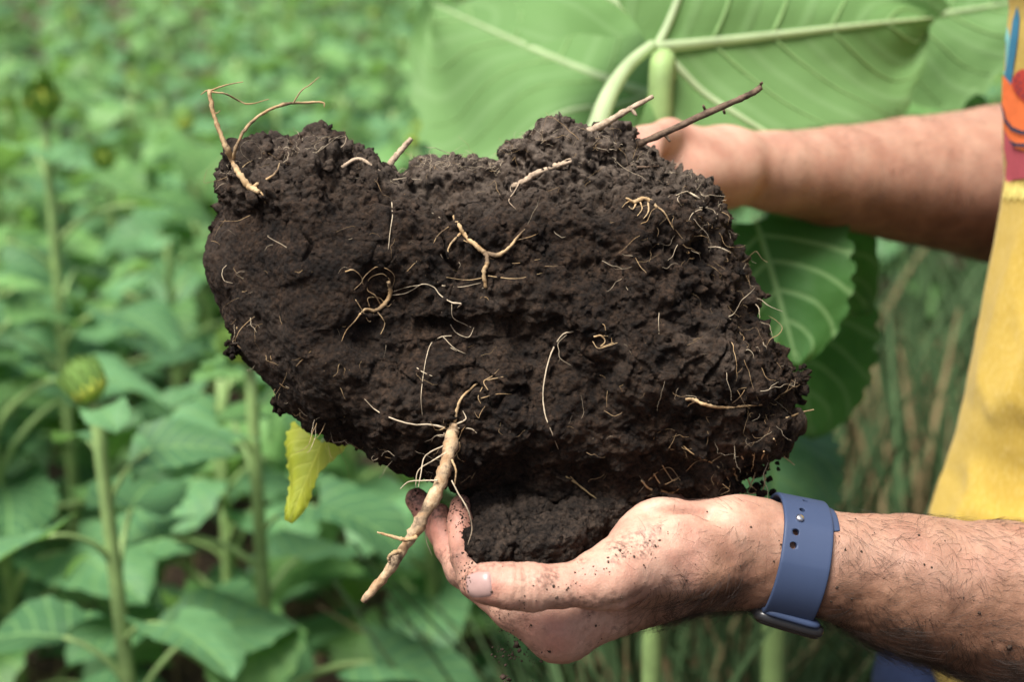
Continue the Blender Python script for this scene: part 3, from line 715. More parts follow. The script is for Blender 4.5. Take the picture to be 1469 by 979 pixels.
root_part([(898,284),(910,290),(922,285),(934,289),(942,297)], [2,4.4,4.4,4.6,2.6], label='small branched yellow root at the upper right of the clod', extra=[([(914,289),(908,300),(902,296)], [2.2,1.5,.7]), ([(918,288),(921,300),(914,310)], [2,1.4,.6]), ([(930,290),(930,304),(923,314)], [2.2,1.6,.7]), ([(940,295),(952,304),(960,318),(967,330)], [2.2,1.7,1.4,.7]), ([(912,288),(900,290),(892,298)], [1.6,1.2,.5])])
root_part([(970,280),(985,275),(998,282),(1008,290),(1006,302)], [1.6,2,3.6,4,2], 'white_root', label='whitish root fork at the upper right edge of the clod', extra=[([(978,277),(972,286),(978,296)], [1.4,1,.5]), ([(1004,298),(1018,298),(1030,308)], [2,1.5,.8]), ([(1006,300),(994,306),(988,316)], [1.6,1.2,.6]), ([(1012,298),(1024,302),(1028,314)], [1.3,1,.5])])
root_part([(1016,355),(1030,355),(1046,362),(1060,374)], [1.2,2.2,2.2,.9], 'white_root', label='single white root hair near the right rim of the clod')
root_part([(735,268),(755,258),(775,246),(800,238),(820,232)], [4,7,7,6,3], 'wood', 'straw_strip', label='flattened strip of old straw in the upper clod face', extra=[([(745,262),(738,275),(730,288),(740,300)], [1.6,1.2,1,.5]), ([(738,262),(732,270),(736,280)], [1.5,1.2,.6]), ([(800,236),(818,228),(832,240)], [1.6,1.2,.6])])
root_part([(920,690),(932,702),(948,704),(962,708),(974,702)], [1.6,2.6,2.8,2.4,1], label='tangled tan rootlets above the cupped palm', extra=[([(938,680),(944,690),(952,696),(972,686)], [1.5,1.3,1.2,.6]), ([(950,668),(958,680),(966,690),(976,684)], [1.2,1.1,1,.5]), ([(930,690),(946,676),(962,672),(976,690)], [1,.9,.9,.4])])
root_part([(980,640),(995,652),(1020,664),(1036,676),(1046,690)], [1.4,1.3,1.6,1.6,.8], label='thin pale root near the lower right rim of the clod')
root_part([(812,684),(826,694),(842,706),(858,718)], [1.6,2.2,1.8,.8], 'straw', 'straw_piece', label='bit of straw stuck low on the clod', extra=[([(818,684),(836,702),(850,712)], [1.2,1.2,.6])])
root_part([(852,484),(862,482),(868,490),(862,498),(880,492)], [2,2.2,1.4,1.2,.8], label='small curled yellow root in the centre right of the clod', extra=[([(850,490),(858,500),(874,496),(886,492)], [1,1,.9,.5]), ([(866,482),(876,484),(878,492)], [1,.9,.5])])
root_part([(648,482),(632,484),(618,494),(611,516),(607,540)], [1.6,1.6,1.3,1.2,.6], 'white_root', label='fine pale root strands above the taproot', extra=[([(646,466),(655,478),(672,484),(680,470)], [1.2,1,1,.5]), ([(636,484),(652,500),(668,508)], [1.1,.9,.4]), ([(607,540),(604,570),(606,598)], [.9,.8,.4]), ([(598,528),(606,534),(620,540)], [1.4,1.6,.8])])
root_part([(425,526),(434,516),(446,504)], [1.3,1.2,.5], label='short tan root hair on the smooth left face')
root_part([(700,560),(694,548),(706,540),(716,530)], [1.1,1,1,.5], label='wispy root beside the taproot', extra=[([(690,572),(712,566),(734,566)], [1.1,1,.5]), ([(692,556),(686,570),(690,580)], [1,.8,.4])])
# the taproot hanging below the clod
TD = 0.668
rt = []
mb = MB(); tp = lay([(651,607),(649,622)], 0.004, 0.3) + [P(645,645,TD), P(640,668,TD-.004), P(631,695,TD-.006), P(622,715,TD-.006), P(609,738,TD-.006), P(598,757,TD-.006), P(585,778,TD-.004), P(571,799,TD-.004), P(556,822,TD-.002), P(540,842,TD), P(521,864,TD)]
tv = 0.00033 * 0.70
mb.add(*tube(tp, np.array([8,12,15.5,12.5,14.5,12,14.5,11.5,14,11.5,10,12,9,10,7]) * tv, 14, 64, 0.06, 0.075, 5))
V, F = mb.get(); tap = obj('taproot', V, F, M['taproot'], clod, label='thick pale taproot hanging down past the fingers')
def tpart(name, pts, rad, mat, label=None, seg=6):
    _sp[0] += 1; V, F = tube(pts, np.array(rad) * tv, seg, max(8, len(pts) * 6), 0.08, 0.10, _sp[0] * 17); return obj(name, V, F, M[mat], tap, label=label)
tpart('rootlet', [P(598,772,TD-.008), P(580,775,TD-.01), P(562,770,TD-.01), P(541,764,TD-.01)], [5,4.5,3.5,2], 'root')
tpart('rootlet', [P(574,792,TD-.008), P(563,795,TD-.012), P(558,801,TD-.012), P(559,808,TD-.012)], [6,4.5,4,3], 'root')
tpart('rootlet', lay([(652,606),(655,590),(662,572),(684,551),(704,545),(722,541)], 0.001), [4,3.4,3,2.4,1.8,1], 'root')
tpart('rootlet', lay([(645,616),(618,610),(590,609),(560,600),(538,588),(523,573)], 0.001), [2.6,2,1.8,1.6,1.2,.7], 'white_root')
tpart('rootlet', lay([(652,610),(668,602),(664,590)], 0.001), [2,1.5,.7], 'white_root')
tpart('rootlet', lay([(655,614),(676,616),(684,622)], 0.001) , [2,1.5,.7], 'white_root')
tpart('rootlet', [P(640,650,TD-.005), P(620,662,TD-.003), P(600,676,TD), P(596,700,TD)], [1.6,1.3,1.2,.6], 'white_root')
tpart('rootlet', [P(636,640,TD-.005), P(610,655,TD), P(604,680,TD-.002), P(600,700,TD-.004)], [1.6,1.3,1.2,.6], 'white_root')
tpart('rootlet', [P(628,690,TD-.01), P(606,690,TD-.006), P(586,692,TD), P(574,702,TD)], [1.8,1.3,1.2,.6], 'white_root')
tpart('rootlet', [P(648,690,TD-.01), P(656,706,TD-.012), P(672,734,TD-.012), P(677,760,TD-.008), P(671,782,TD-.004)], [1.4,1.5,1.6,1.4,.8], 'white_root')
tpart('rootlet', [P(648,660,TD-.01), P(654,676,TD-.012), P(652,698,TD-.01)], [2.6,2,1], 'root')
tpart('rootlet', [P(610,760,TD-.006), P(612,778,TD-.004), P(620,798,TD)], [1,.8,.4], 'white_root')
r4 = random.Random(2)
for k in range(9):
    x, y = 648 + r4.uniform(-12, 12), 610 + r4.uniform(0, 26); a = r4.uniform(0, 6.28); pts = [(x, y)]
    for _ in range(4): a += r4.gauss(0, .7); x += 9 * math.cos(a); y += 8 * math.sin(a) + 1.5; pts.append((x, y))
    tpart('rootlet', lay(pts, 0.001, stick=0.0012), [1.3, 1.1, .9, .8, .4], 'white_root' if k % 2 else 'root')
# twigs
def twig(pts, rad, mat, label, nub=()):
    _sp[0] += 1; mb = MB(); mb.add(*tube(pts, np.array(rad) * tv, 10, 40, 0.07, 0.05, _sp[0] * 13))
    for (i, dx, dz) in nub:
        p = np.array(pts[0]) + (np.array(pts[-1]) - np.array(pts[0])) * i; mb.add(*tube([p, p + np.array([dx, -0.001, dz]) * 0.5, p + np.array([dx, -0.002, dz])], np.array([5, 4, 2.5]) * tv, 6, 6, 0.1, 0.1, _sp[0]))
    V, F = mb.get(); return obj('twig', V, F, M[mat], clod, label=label)
twig([P(900,216,.725), P(925,203,.715), P(968,184,.71), P(1010,164,.71), P(1052,146,.708), P(1080,133,.708), P(1091,125,.708)], [9,8,7.5,7.5,7,6.5,7.5], 'bark', 'dark bark-covered twig sticking out of the top right of the clod', [(0.28, .003, -.004), (0.72, .001, -.004), (0.6, -.002, .004), (0.99, .001, .003)])
twig([P(800,214,.70), P(835,194,.702), P(866,178,.705), P(900,158,.708), P(937,138,.708)], [7,9,8,6.5,4.5], 'wood', 'pale split piece of stalk sticking out of the top of the clod', [(0.76, .003, -.003)])
twig([P(556,240,.72), P(570,222,.722), P(590,199,.722)], [7,7,6], 'wood', 'broken stalk stump in the notch of the clod', [])
twig([P(490,240,.70), P(515,228,.70), P(545,246,.70)], [4,4,3], 'wood', 'flat chip of old stalk on the left top of the clod', [])
twig(lay([(890,238),(920,240),(945,238)], .001), [3,3.4,2], 'bark', 'thin dark sliver of bark under the large twig', [])
# fine rootlets: far too many and too thin to pick apart
def rootlets():
    r2 = random.Random(4); cs = []; rad = []; pale = []; rp = []
    N_ = 560
    me = clod.data
    for k in range(N_):
        edge = r2.random() < 0.45
        if edge:
            i = r2.randrange(len(OUT)); x0, y0 = OUT[i]; x1, y1 = OUT[(i + 1) % len(OUT)]; f = r2.random(); x, y = x0 + (x1 - x0) * f, y0 + (y1 - y0) * f
            if 560 < x < 1040 and y > 690 and r2.random() < 0.7: continue
            x += (720 - x) * r2.uniform(0.0, 0.12); y += (455 - y) * r2.uniform(0.0, 0.12)
        else:
            x, y = (r2.uniform(320, 1120), r2.uniform(210, 700)) if r2.random() < 0.55 else (r2.gauss(1000, 70), r2.uniform(260, 650))
        p, n = hit(BC, x, y)
        if p is None: continue
        n = np.array(n); 
        if n @ (CAM - p) < 0: n = -n
        L = 0.005 + 0.022 * r2.random() ** 1.6
        d = np.array([r2.gauss(0, 1), r2.gauss(0, 1), r2.gauss(-0.2, 1)]); d -= n * (d @ n); d /= np.linalg.norm(d) + 1e-9
        q = [p - n * 0.001]; nn = r2.randint(5, 8); lift = r2.uniform(0.02, 0.45) if not edge else r2.uniform(0.2, 1.0)
        for s in range(nn):
            d = d + np.array([r2.gauss(0, .38), r2.gauss(0, .38), r2.gauss(-0.05, .38)]); d /= np.linalg.norm(d)
            st = d * (1 - 0.3 * lift) + n * lift * (1 if s < nn / 2 else -0.3); q.append(q[-1] + st * L / nn)
        c = crom(q, nn * 3)
        if not edge:
            pass
        (pale if r2.random() < 0.30 else cs).append(c); (rp if pale and pale[-1] is c else rad).append(0.00005 + 0.00016 * r2.random() ** 2)
    for (xa, xb, n_) in ((380, 480, 34), (560, 725, 95), (725, 900, 40), (322, 350, 14), (905, 1050, 40)):
        for _ in range(n_):
            x = r2.uniform(xa, xb); y = np.interp(x, [q[0] for q in OUT[:35]], [q[1] for q in OUT[:35]]) + r2.uniform(-2, 26); p, n = hit(BC, x, y)
            if p is None: continue
            d = np.array([r2.gauss(0, .6), r2.gauss(-.2, .5), 1.0]); q = [p]; L = r2.uniform(.003, .009)
            for s in range(5): d = d + np.array([r2.gauss(0, .4), r2.gauss(0, .4), r2.gauss(-.25, .3)]); d /= np.linalg.norm(d); q.append(q[-1] + d * L / 5)
            pale.append(crom(q, 12)); rp.append(r2.uniform(.00005, .00014))
    o = strands('fine_roots', cs, rad, M['root'], clod); o['kind'] = 'stuff'; o['label'] = 'countless short brown rootlets fringing the soil clod'
    o = strands('fine_roots', pale, rp, M['white_root'], clod); o['kind'] = 'stuff'; o['label'] = 'countless short whitish rootlets fringing the soil clod'
rootlets()
# loose crumbs sticking to the clod
def ico(sub):
    bm = bmesh.new(); bmesh.ops.create_icosphere(bm, subdivisions=sub, radius=1.0); V = np.array([v.co[:] for v in bm.verts]); F = np.array([[v.index for v in f.verts] for f in bm.faces]); bm.free(); return V, F
IC1, IC2, IC3 = ico(1), ico(2), ico(5)
def crumbs(name, pts, sizes, seed, mat, parent=None, label=None, loc=None):
    rr = np.random.default_rng(seed); VV = []; FF = []; n = 0
    for p, s in zip(pts, sizes):
        V, F = IC2 if s > 0.0009 else IC1
        q, _ = np.linalg.qr(rr.normal(size=(3, 3))); W_ = V * (1 + rr.normal(0, 0.26, (len(V), 1))) * rr.uniform(0.65, 1.25, 3)
        VV.append(W_ @ q * s + p); FF.append(F + n); n += len(V)
    return obj(name, np.concatenate(VV), np.concatenate(FF), mat, parent, loc=loc, label=label, kind='stuff', smooth=True)
def clod_crumbs():
    r2 = random.Random(11); pts = []; sz = []
    i = np.random.default_rng(3).choice(len(Vc), 9000); Vw = V2W(Vc[i]); 
    for k in range(len(i)):
        u, v = u_[i[k]], v2_[i[k]]
        if N[i[k], 2] > 0.35 and r2.random() < 0.9: continue          # the back needs few
        pr = 0.22 + 0.3 * (v < 300) + 0.35 * (u > 900) - 0.22 * (u < 560 and 330 < v < 600)
        if r2.random() > pr: continue
        s = 0.0005 + 0.0017 * r2.random() ** 3 + (0.0026 * r2.random() if (v < 300 and r2.random() < 0.08) else 0)
        pts.append(Vw[k] + Nw[i[k]] * s * r2.uniform(-0.45, 0.3)); sz.append(s)
    for (cx_, cy_, n_, sx, sy) in ((336, 494, 26, 6, 9), (1078, 672, 22, 20, 8), (1090, 706, 12, 12, 5), (1132, 596, 22, 10, 14), (398, 580, 14, 5, 6), (1060, 690, 16, 5, 14), (310, 340, 14, 4, 30), (1146, 555, 26, 5, 14), (322, 262, 30, 6, 18)):
        for _ in range(n_): s = r2.uniform(0.0008, 0.0026); pts.append(P(r2.gauss(cx_, sx), r2.gauss(cy_, sy), r2.gauss(0.725, 0.006))); sz.append(s)
    o = crumbs('soil_crumbs', pts, sz, 8, M['soil'], clod, 'loose crumbs of earth sticking all over the clod')
    V = np.empty(len(o.data.vertices) * 3, np.float32); o.data.vertices.foreach_get('co', V); V = V.reshape(-1, 3) + wloc(clod); L = W2V(V)
    vy = CY - L[:, 1] / L[:, 2] * FPX; ux = L[:, 0] / L[:, 2] * FPX + CX
    attr(o.data, 'dry', np.clip(sstep(330, 240, vy) * (0.35 + 0.6 * sstep(520, 640, ux)) * (0.5 + 0.7 * vnoise(V, 0.006, 5)), 0, 1))
clod_crumbs()
# threads holding the frayed corner over the wrist
cs = [lay([(1064,655),(1070,675,.722),(1076,695,.722),(1094,712,.722)], .001), lay([(1096,648),(1092,668,.722),(1098,690,.722),(1090,712,.722)], .001), lay([(1052,672),(1058,690,.722),(1070,708,.722),(1098,706,.722)], .001),
      lay([(1080,652),(1084,672,.722),(1080,690,.722),(1072,710,.722)], .001), lay([(1110,630),(1120,650,.72),(1140,668,.72)], .001), lay([(1128,600),(1150,592,.72),(1168,588,.72)], .001), lay([(340,470),(338,490,.72),(350,505,.72)], .001)]
for c in cs: root_t = obj('root', *tube(c, [0.0005, 0.0004, 0.0004, 0.0002], 5, 20, 0.1, 0.3, 3), M['root'], clod, label='thin thread-like root at the frayed rim of the clod')

# smaller clods lying in the cupped palm
def small_clod(px, py, d, r, seed, label, sq=(1, 0.85, 0.9)):
    V, F = IC3; V = V.copy(); rr = np.random.default_rng(seed)
    c = P(px, py, d); off = V + seed * 3.7
    V = V * (1 + 0.22 * fbm(off, 0.9, seed, 3)[:, None]); w_, _, i_ = worley(off, 0.42, seed); wb, _, _ = worley(off, 0.17, seed + 3)
    V = V * (1 + (0.22 * (0.5 - w_) * (0.5 + i_) + 0.10 * (0.5 - wb) + 0.06 * fbm(off, 0.12, seed, 3) + 0.05 * (0.5 - worley(off, 0.075, seed + 8)[0]))[:, None]) * np.array(sq)
    q, _ = np.linalg.qr(rr.normal(size=(3, 3)))
    o = obj('small_soil_clod', V @ q * r + c, F, M['soil_dark'], loc=c); tag(o, label, 'soil clod', 'small clods in the cupped palm'); return o
small_clod(712, 772, .690, .0165, 1, 'dark crumbly lump of soil touching the index finger in the palm')
small_clod(764, 756, .705, .0165, 2, 'dark lump of soil in the palm half hidden under the big clod')
small_clod(792, 782, .684, .0165, 3, 'moist knobbly lump of soil right above the middle of the thumb')
small_clod(826, 752, .700, .0165, 4, 'lump of soil in the palm beside the ball of the thumb')
small_clod(745, 795, .692, .0125, 5, 'small lump of soil behind the thumb, between the index finger and the knobbly lump')
small_clod(705, 738, .716, .0150, 7, 'dark lump of soil in the palm right behind the index fingertip')
small_clod(740, 735, .725, .0160, 8, 'lump of soil deep in the palm between the fingertip and the big clod')
small_clod(866, 742, .712, .0140, 6, 'rearmost lump of soil wedged between the palm and the big clod')

# ================================================================== the person
def mat_skin():
    m = Mat('skin', rough=0.5, spec=0.35); co = m.coord()
    palm = m.mix(m.mapr(m.noise(55, 3, 0.5, co), 0.35, 0.7), (0.52, 0.325, 0.240), (0.43, 0.225, 0.165))
    tan = m.mix(m.mapr(m.noise(70, 4, 0.6, co), 0.35, 0.7), (0.245, 0.132, 0.084), (0.140, 0.066, 0.039))
    c = m.mix(m.attr('tan'), palm, tan)  # mask holds real tan plus shade painted on the arms' lower sides
    c = m.mix(m.math('MULTIPLY', m.attr('red'), 0.75), c, (0.42, 0.17, 0.125))
    # freckles, pores and soil worked into the skin
    fk = m.math('MULTIPLY', m.mapr(m.voro(150, co), 0.16, 0.08), m.math('MULTIPLY', m.mapr(m.noise(30, 2, 0.5, co), 0.55, 0.68), m.attr('tan')))
    c = m.mix(m.math('MULTIPLY', fk, 0.55), c, (0.14, 0.05, 0.03))
    d = m.math('MULTIPLY', m.attr('dirt'), m.mapr(m.noise(420, 5, 0.7, co), 0.42, 0.60))
    c = m.mix(m.math('MINIMUM', d, 0.9), c, (0.050, 0.032, 0.024))
    m.color(c)
    m.b.inputs['Subsurface Weight'].default_value = 0.12; m.b.inputs['Subsurface Radius'].default_value = (1.0, 0.35, 0.2); m.b.inputs['Subsurface Scale'].default_value = 0.004
    n1 = m.bump(m.noise(1100, 4, 0.6, co), 0.0004, 0.5)
    n2 = m.bump(m.voro(900, co, 'DISTANCE_TO_EDGE'), 0.0003, 0.5, n1); m.normal(n2); return m.m
M['skin'] = mat_skin()
def near_arm():
    h = 0.0010
    lo = np.minimum.reduce([LV(560, 1080, .60), LV(560, 1080, .84)]) ; hi = np.maximum.reduce([LV(1660, 660, .60), LV(1660, 660, .84)])
    lo[2], hi[2] = .60, .84; hi[0] = LV(1600, 0, .72)[0]
    f = Field(lo, hi, h)
    def C_(a, b, ra, rb, k=0.012, carve=False): f.cap(LV(*a), LV(*b), PX(ra, a[2]), PX(rb, b[2]), k, carve)
    # forearm
    C_((1760, 960, .755), (1440, 868, .722), 150, 116, .01); C_((1440, 868, .722), (1300, 838, .708), 115, 95, .004); C_((1300, 838, .708), (1185, 811, .699), 95, 75, .004); C_((1185, 811, .699), (1060, 792, .697), 75, 73, .004)
    C_((1065, 792, .70), (1010, 794, .705), 72, 62, .010)
    # palm: one bar per metacarpal, thumb side nearest
    C_((1010, 812, .690), (800, 896, .678), 54, 45, .010); C_((1010, 805, .702), (800, 886, .700), 56, 44, .012); C_((1010, 795, .716), (798, 868, .722), 58, 42, .014); C_((1012, 785, .726), (800, 850, .744), 58, 40, .014)
    C_((1010, 772, .728), (962, 756, .738), 50, 55, .012); C_((962, 756, .738), (860, 800, .748), 55, 42, .010)
    f.ell(LV(806, 908, .680), (PX(44, .68), PX(40, .68), PX(36, .68)), .008)
    # ball of the thumb
    C_((1020, 790, .684), (950, 786, .676), 60, 61, .012); C_((952, 786, .676), (872, 830, .652), 60, 45, .012)
    base = f.f.copy()
    total = base
    def limb(pts, rad, k, kj):
        g = f.chain([LV(*p) for p in pts], [PX(r, p[2]) for p, r in zip(pts, rad)], k)
        hh = np.maximum(kj - np.abs(base - g.f), 0) / kj
        return np.minimum(base, g.f) - hh * hh * kj * 0.25
    T = limb([(880, 826, .654), (838, 838, .647), (800, 842, .643), (765, 843, .640), (730, 841, .637), (702, 838, .636), (690, 838, .637)], [43, 34, 30, 34.0, 32, 29, 26.5], .003, .007)
    I = limb([(800, 897, .677), (745, 864, .678), (690, 830, .684), (669, 801, .692), (662, 779, .698), (660, 750, .706), (661, 725, .712)], [46, 44, 33, 22, 17.5, 18.5, 15.5], .002, .006)
    Mi = limb([(800, 886, .700), (725, 850, .703), (668, 815, .709), (645, 788, .717), (635, 762, .722), (632, 736, .726)], [42, 36, 29, 20, 16.5, 14], .004, .006)
    Ri = limb([(798, 868, .722), (715, 830, .728), (656, 790, .734), (634, 762, .736), (612, 734, .736), (598, 717, .736)], [40, 34, 27, 20, 18, 17], .004, .006)
    Pi = limb([(800, 850, .744), (730, 810, .752), (690, 770, .754), (668, 738, .754)], [36, 29, 25, 20], .004, .006)
    def soft(a, b, k):
        hh = np.maximum(k - np.abs(a - b), 0) / k; return np.minimum(a, b) - hh * hh * k * 0.25
    f.f = soft(soft(soft(soft(T, I, .0012), Mi, .0012), Ri, .0012), Pi, .0012)
    # web between thumb and index finger
    # creases and folds
    def groove(pts, r, k=.003, din=0.0):
        for a, b in zip(pts[:-1], pts[1:]): f.cap(LV(*a), LV(*b), PX(r, a[2]), PX(r, b[2]), k, True)
    groove([(752, 822, .6195), (754, 850, .6195), (760, 872, .626)], 1.6); groove([(742, 826, .6205), (742, 850, .6195)], 1.2); groove([(766, 826, .619), (768, 856, .620)], 1.2)
    groove([(648, 790, .684), (662, 786, .682), (682, 780, .690)], 2.4); groove([(645, 772, .689), (660, 770, .688), (676, 770, .692)], 1.0)
    groove([(862, 866, .652), (838, 876, .655), (826, 884, .655)], 3.0, .004); groove([(880, 876, .646), (866, 892, .650), (862, 906, .652)], 2.0)
    groove([(880, 872, .6415), (930, 860, .643), (975, 845, .645), (1000, 832, .648)], 3.0, .005); groove([(900, 884, .652), (950, 870, .652), (985, 856, .653)], 2.0, .004)
    groove([(1035, 735, .652), (1042, 765, .642), (1046, 800, .642)], 2.0, .004); groove([(1060, 740, .648), (1068, 775, .640), (1070, 810, .641)], 1.6, .004)
    groove([(690, 873, .652), (760, 885, .650), (830, 880, .645)], 2.0)
    groove([(794, 880, .650), (788, 906, .651)], 2.6, .004); groove([(808, 880, .648), (800, 904, .650)], 2.2, .004); groove([(842, 884, .650), (820, 904, .651)], 2.2, .004)
    groove([(860, 880, .641), (780, 884, .646), (720, 878, .651), (690, 872, .655)], 3.5, .003)
    groove([(702, 817, .622), (709, 828, .6195), (710, 845, .6195), (704, 861, .622)], 1.2, .002)
    f.cap(LV(975, 842, .628), LV(1050, 838, .622), PX(22, .63), PX(18, .63), .020, True)
    f.cap(LV(935, 735, .665), LV(1015, 742, .675), PX(5, .66), PX(5, .66), .010, True)
    # tendons and the wrist bone
    f.ell(LV(1010, 828, .664), (PX(34, .66), PX(16, .66), PX(14, .66)), .012)
    V, F = f.nets(); V = relax(V, F, 3, 0.5)
    N = normals_of(V, F)
    if ((V - V.mean(0)) * N).sum(1).mean() < 0: F = F[:, ::-1].copy(); N = -N
    u, v = V[:, 0] / V[:, 2] * FPX + CX, CY - V[:, 1] / V[:, 2] * FPX
    # skin folds that follow the joints, knuckle wrinkles, veins
    wr = sstep(700, 740, u) * sstep(800, 770, u) * sstep(.66, .645, V[:, 2]) * np.sin(u * 0.55 + 1.5 * fbm(V, 0.006, 3, 2)) * 0.00012
    wr += sstep(800, 860, u) * sstep(960, 900, u) * sstep(850, 880, v) * np.sin((u + v * 0.4) * 0.5 + 3 * fbm(V, 0.01, 5, 2)) * 0.00016
    wr += 0.0010 * fbm(V, 0.030, 7, 3) * sstep(900, 1000, u) + 0.00025 * fbm(V, 0.006, 8, 3)
    V = V + N * wr[:, None]
    s = (u - 975) * .669 + (v - 808) * .743
    tan = sstep(-45, 70, s + 40 * fbm(V, 0.02, 9, 3)); tan = np.maximum(tan, sstep(1090, 1180, u) * 0.9)
    tan = tan * (0.55 + 0.45 * sstep(-20, 90, v - (760 + 0.10 * (u - 1000)) + 30 * fbm(V, 0.02, 12, 2)))  # deeper towards the lower side: tanned skin and painted shade together
    tan = np.where(u < 900, tan * 0.5, tan)
    tip = np.minimum.reduce([np.hypot(u - a, v - b) / r for a, b, r in ((661, 730, 60), (634, 740, 60), (602, 716, 55), (688, 840, 24))])
    red = np.clip(sstep(1.6, 0.5, tip) * 0.8 + 0.45 * sstep(900, 760, u) * sstep(860, 900, v) + 0.25 * sstep(.2, .8, fbm(V, .02, 15, 2)) * (1 - tan), 0, 1)
    dirt = 0.55 * sstep(1.3, 0.4, np.minimum.reduce([np.hypot(u - a, v - b) / r for a, b, r in ((672, 722, 16), (634, 728, 26), (585, 718, 18), (662, 704, 12), (672, 818, 12), (664, 836, 10), (667, 856, 9), (648, 800, 14))]))
    dirt += 0.38 * sstep(0.1, 0.7, fbm(V, .012, 18, 3)) * sstep(1000, 900, u) + 0.14
    dirt += 0.5 * sstep(40, 0, np.abs(v - (815 - 0.45 * (u - 830)))) * (u > 700) * (u < 950) * sstep(0, .5, fbm(V, .008, 19, 2))
    return V2W(V), F, tan, red, np.clip(dirt, 0, 0.85), N @ MV, u, v
Vn, Fn, tn, rn, dn, NnW, un, vn_ = near_arm()
def far_arm():
    h = 0.0018; lo = np.array([LV(800, 400, .80)[0], LV(0, 420, 1.2)[1], .80]); hi = np.array([LV(1540, 0, 1.15)[0], LV(0, 100, 1.2)[1], 1.24])
    f = Field(lo, hi, h)
    def C_(a, b, ra, rb, k=0.012): f.cap(LV(*a), LV(*b), PX(ra, a[2]), PX(rb, b[2]), k)
    C_((1620, 275, 1.16), (1430, 264, 1.13), 118, 111, .004); C_((1430, 264, 1.13), (1300, 258, 1.09), 111, 88, .004); C_((1300, 258, 1.09), (1200, 254, 1.05), 88, 71, .004); C_((1200, 254, 1.05), (1110, 246, 1.01), 71, 56, .004); C_((1110, 246, 1.01), (1040, 238, .985), 56, 50, .004)
    C_((1040, 232, .985), (925, 208, .925), 44, 26, .012); C_((1040, 236, .98), (925, 226, .915), 44, 26, .012); C_((1040, 246, .975), (930, 250, .905), 44, 26, .012); C_((1040, 252, .97), (940, 275, .90), 40, 24, .012)
    base = f.f.copy()
    def limb(pts, rad, kj=.006):
        g = f.chain([LV(*p) for p in pts], [PX(r, p[2]) for p, r in zip(pts, rad)], .004)
        hh = np.maximum(kj - np.abs(base - g.f), 0) / kj; return np.minimum(base, g.f) - hh * hh * kj * 0.25
    parts = [limb([(925, 208, .925), (880, 216, .885), (850, 250, .85), (838, 285, .828)], [26, 22, 20, 17]), limb([(925, 226, .915), (875, 248, .872), (850, 282, .842), (842, 312, .826)], [26, 22, 20, 17]),
             limb([(930, 250, .905), (882, 280, .862), (860, 312, .838), (854, 338, .824)], [26, 22, 20, 17]), limb([(940, 275, .90), (900, 308, .862), (882, 332, .842), (876, 352, .828)], [24, 19, 17, 15]),
             limb([(1020, 226, .96), (960, 196, .93), (935, 202, .88), (930, 232, .83)], [36, 26, 22, 17])]
    r = parts[0]
    for q in parts[1:]:
        hh = np.maximum(.0012 - np.abs(r - q), 0) / .0012; r = np.minimum(r, q) - hh * hh * .0003
    f.f = r
    V, F = f.nets(); V = relax(V, F, 8); N = normals_of(V, F)
    if ((V - V.mean(0)) * N).sum(1).mean() < 0: F = F[:, ::-1].copy(); N = -N
    u, v = V[:, 0] / V[:, 2] * FPX + CX, CY - V[:, 1] / V[:, 2] * FPX
    tan = sstep(1010, 1200, u + 60 * fbm(V, .04, 3, 2)) * (0.45 + 0.55 * sstep(-10, 70, v - (235 + 0.06 * (u - 1050)))); red = sstep(1050, 940, u) * 0.35 + 0.08 * tan  # lower side browner: the arm's shade is painted in with its tan
    return V2W(V), F, tan, red, np.full(len(V), .1)
Vf, Ff, tf, rf, df = far_arm()
def torso():
    f = Field((0.20, 0.58, 0.84), (0.68, 1.26, 1.66), 0.005); c = lambda a, b, ra, rb, k=0.05: f.cap(a, b, ra, rb, k)
    c((.46, .85, .95), (.46, .85, 1.30), .085, .095); c((.46, .99, .95), (.46, .99, 1.30), .085, .095); c((.45, .92, 1.0), (.46, .92, 1.36), .10, .10)
    c((.46, .76, 1.40), (.46, 1.08, 1.40), .055, .055); c((.46, .92, 1.40), (.445, .92, 1.56), .062, .055)
    c((.46, .75, 1.40), (.425, .705, 1.02), .050, .044, .03); c((.425, .705, 1.02), (.42, .711, .945), .044, .048, .03)
    el = V2W(LV(1540, 272, 1.15)); c((.46, 1.09, 1.40), tuple(el), .050, .050, .03)
    V, F = f.nets(); V = relax(V, F, 4); N = normals_of(V, F)
    if ((V - V.mean(0)) * N).sum(1).mean() < 0: F = F[:, ::-1].copy()
    return V, F
Vt, Ft = torso()
person_loc = (0.44, 0.92, 0.0)
person = empty('person', person_loc, 'person in yellow printed t-shirt and blue jeans, holding up the soil clod', 'person')
BV = np.concatenate([Vn, Vf, Vt]); BF = np.concatenate([Fn, Ff + len(Vn), Ft + len(Vn) + len(Vf)])
body = obj('body', BV, BF, M['skin'], person)
zt = np.ones(len(Vt))
attr(body.data, 'tan', np.concatenate([tn, tf, zt * .7])); attr(body.data, 'red', np.concatenate([rn, rf, zt * .1])); attr(body.data, 'dirt', np.concatenate([dn, df, zt * 0]))
BB = BVHTree.FromPolygons(Vn.tolist(), Fn.tolist())
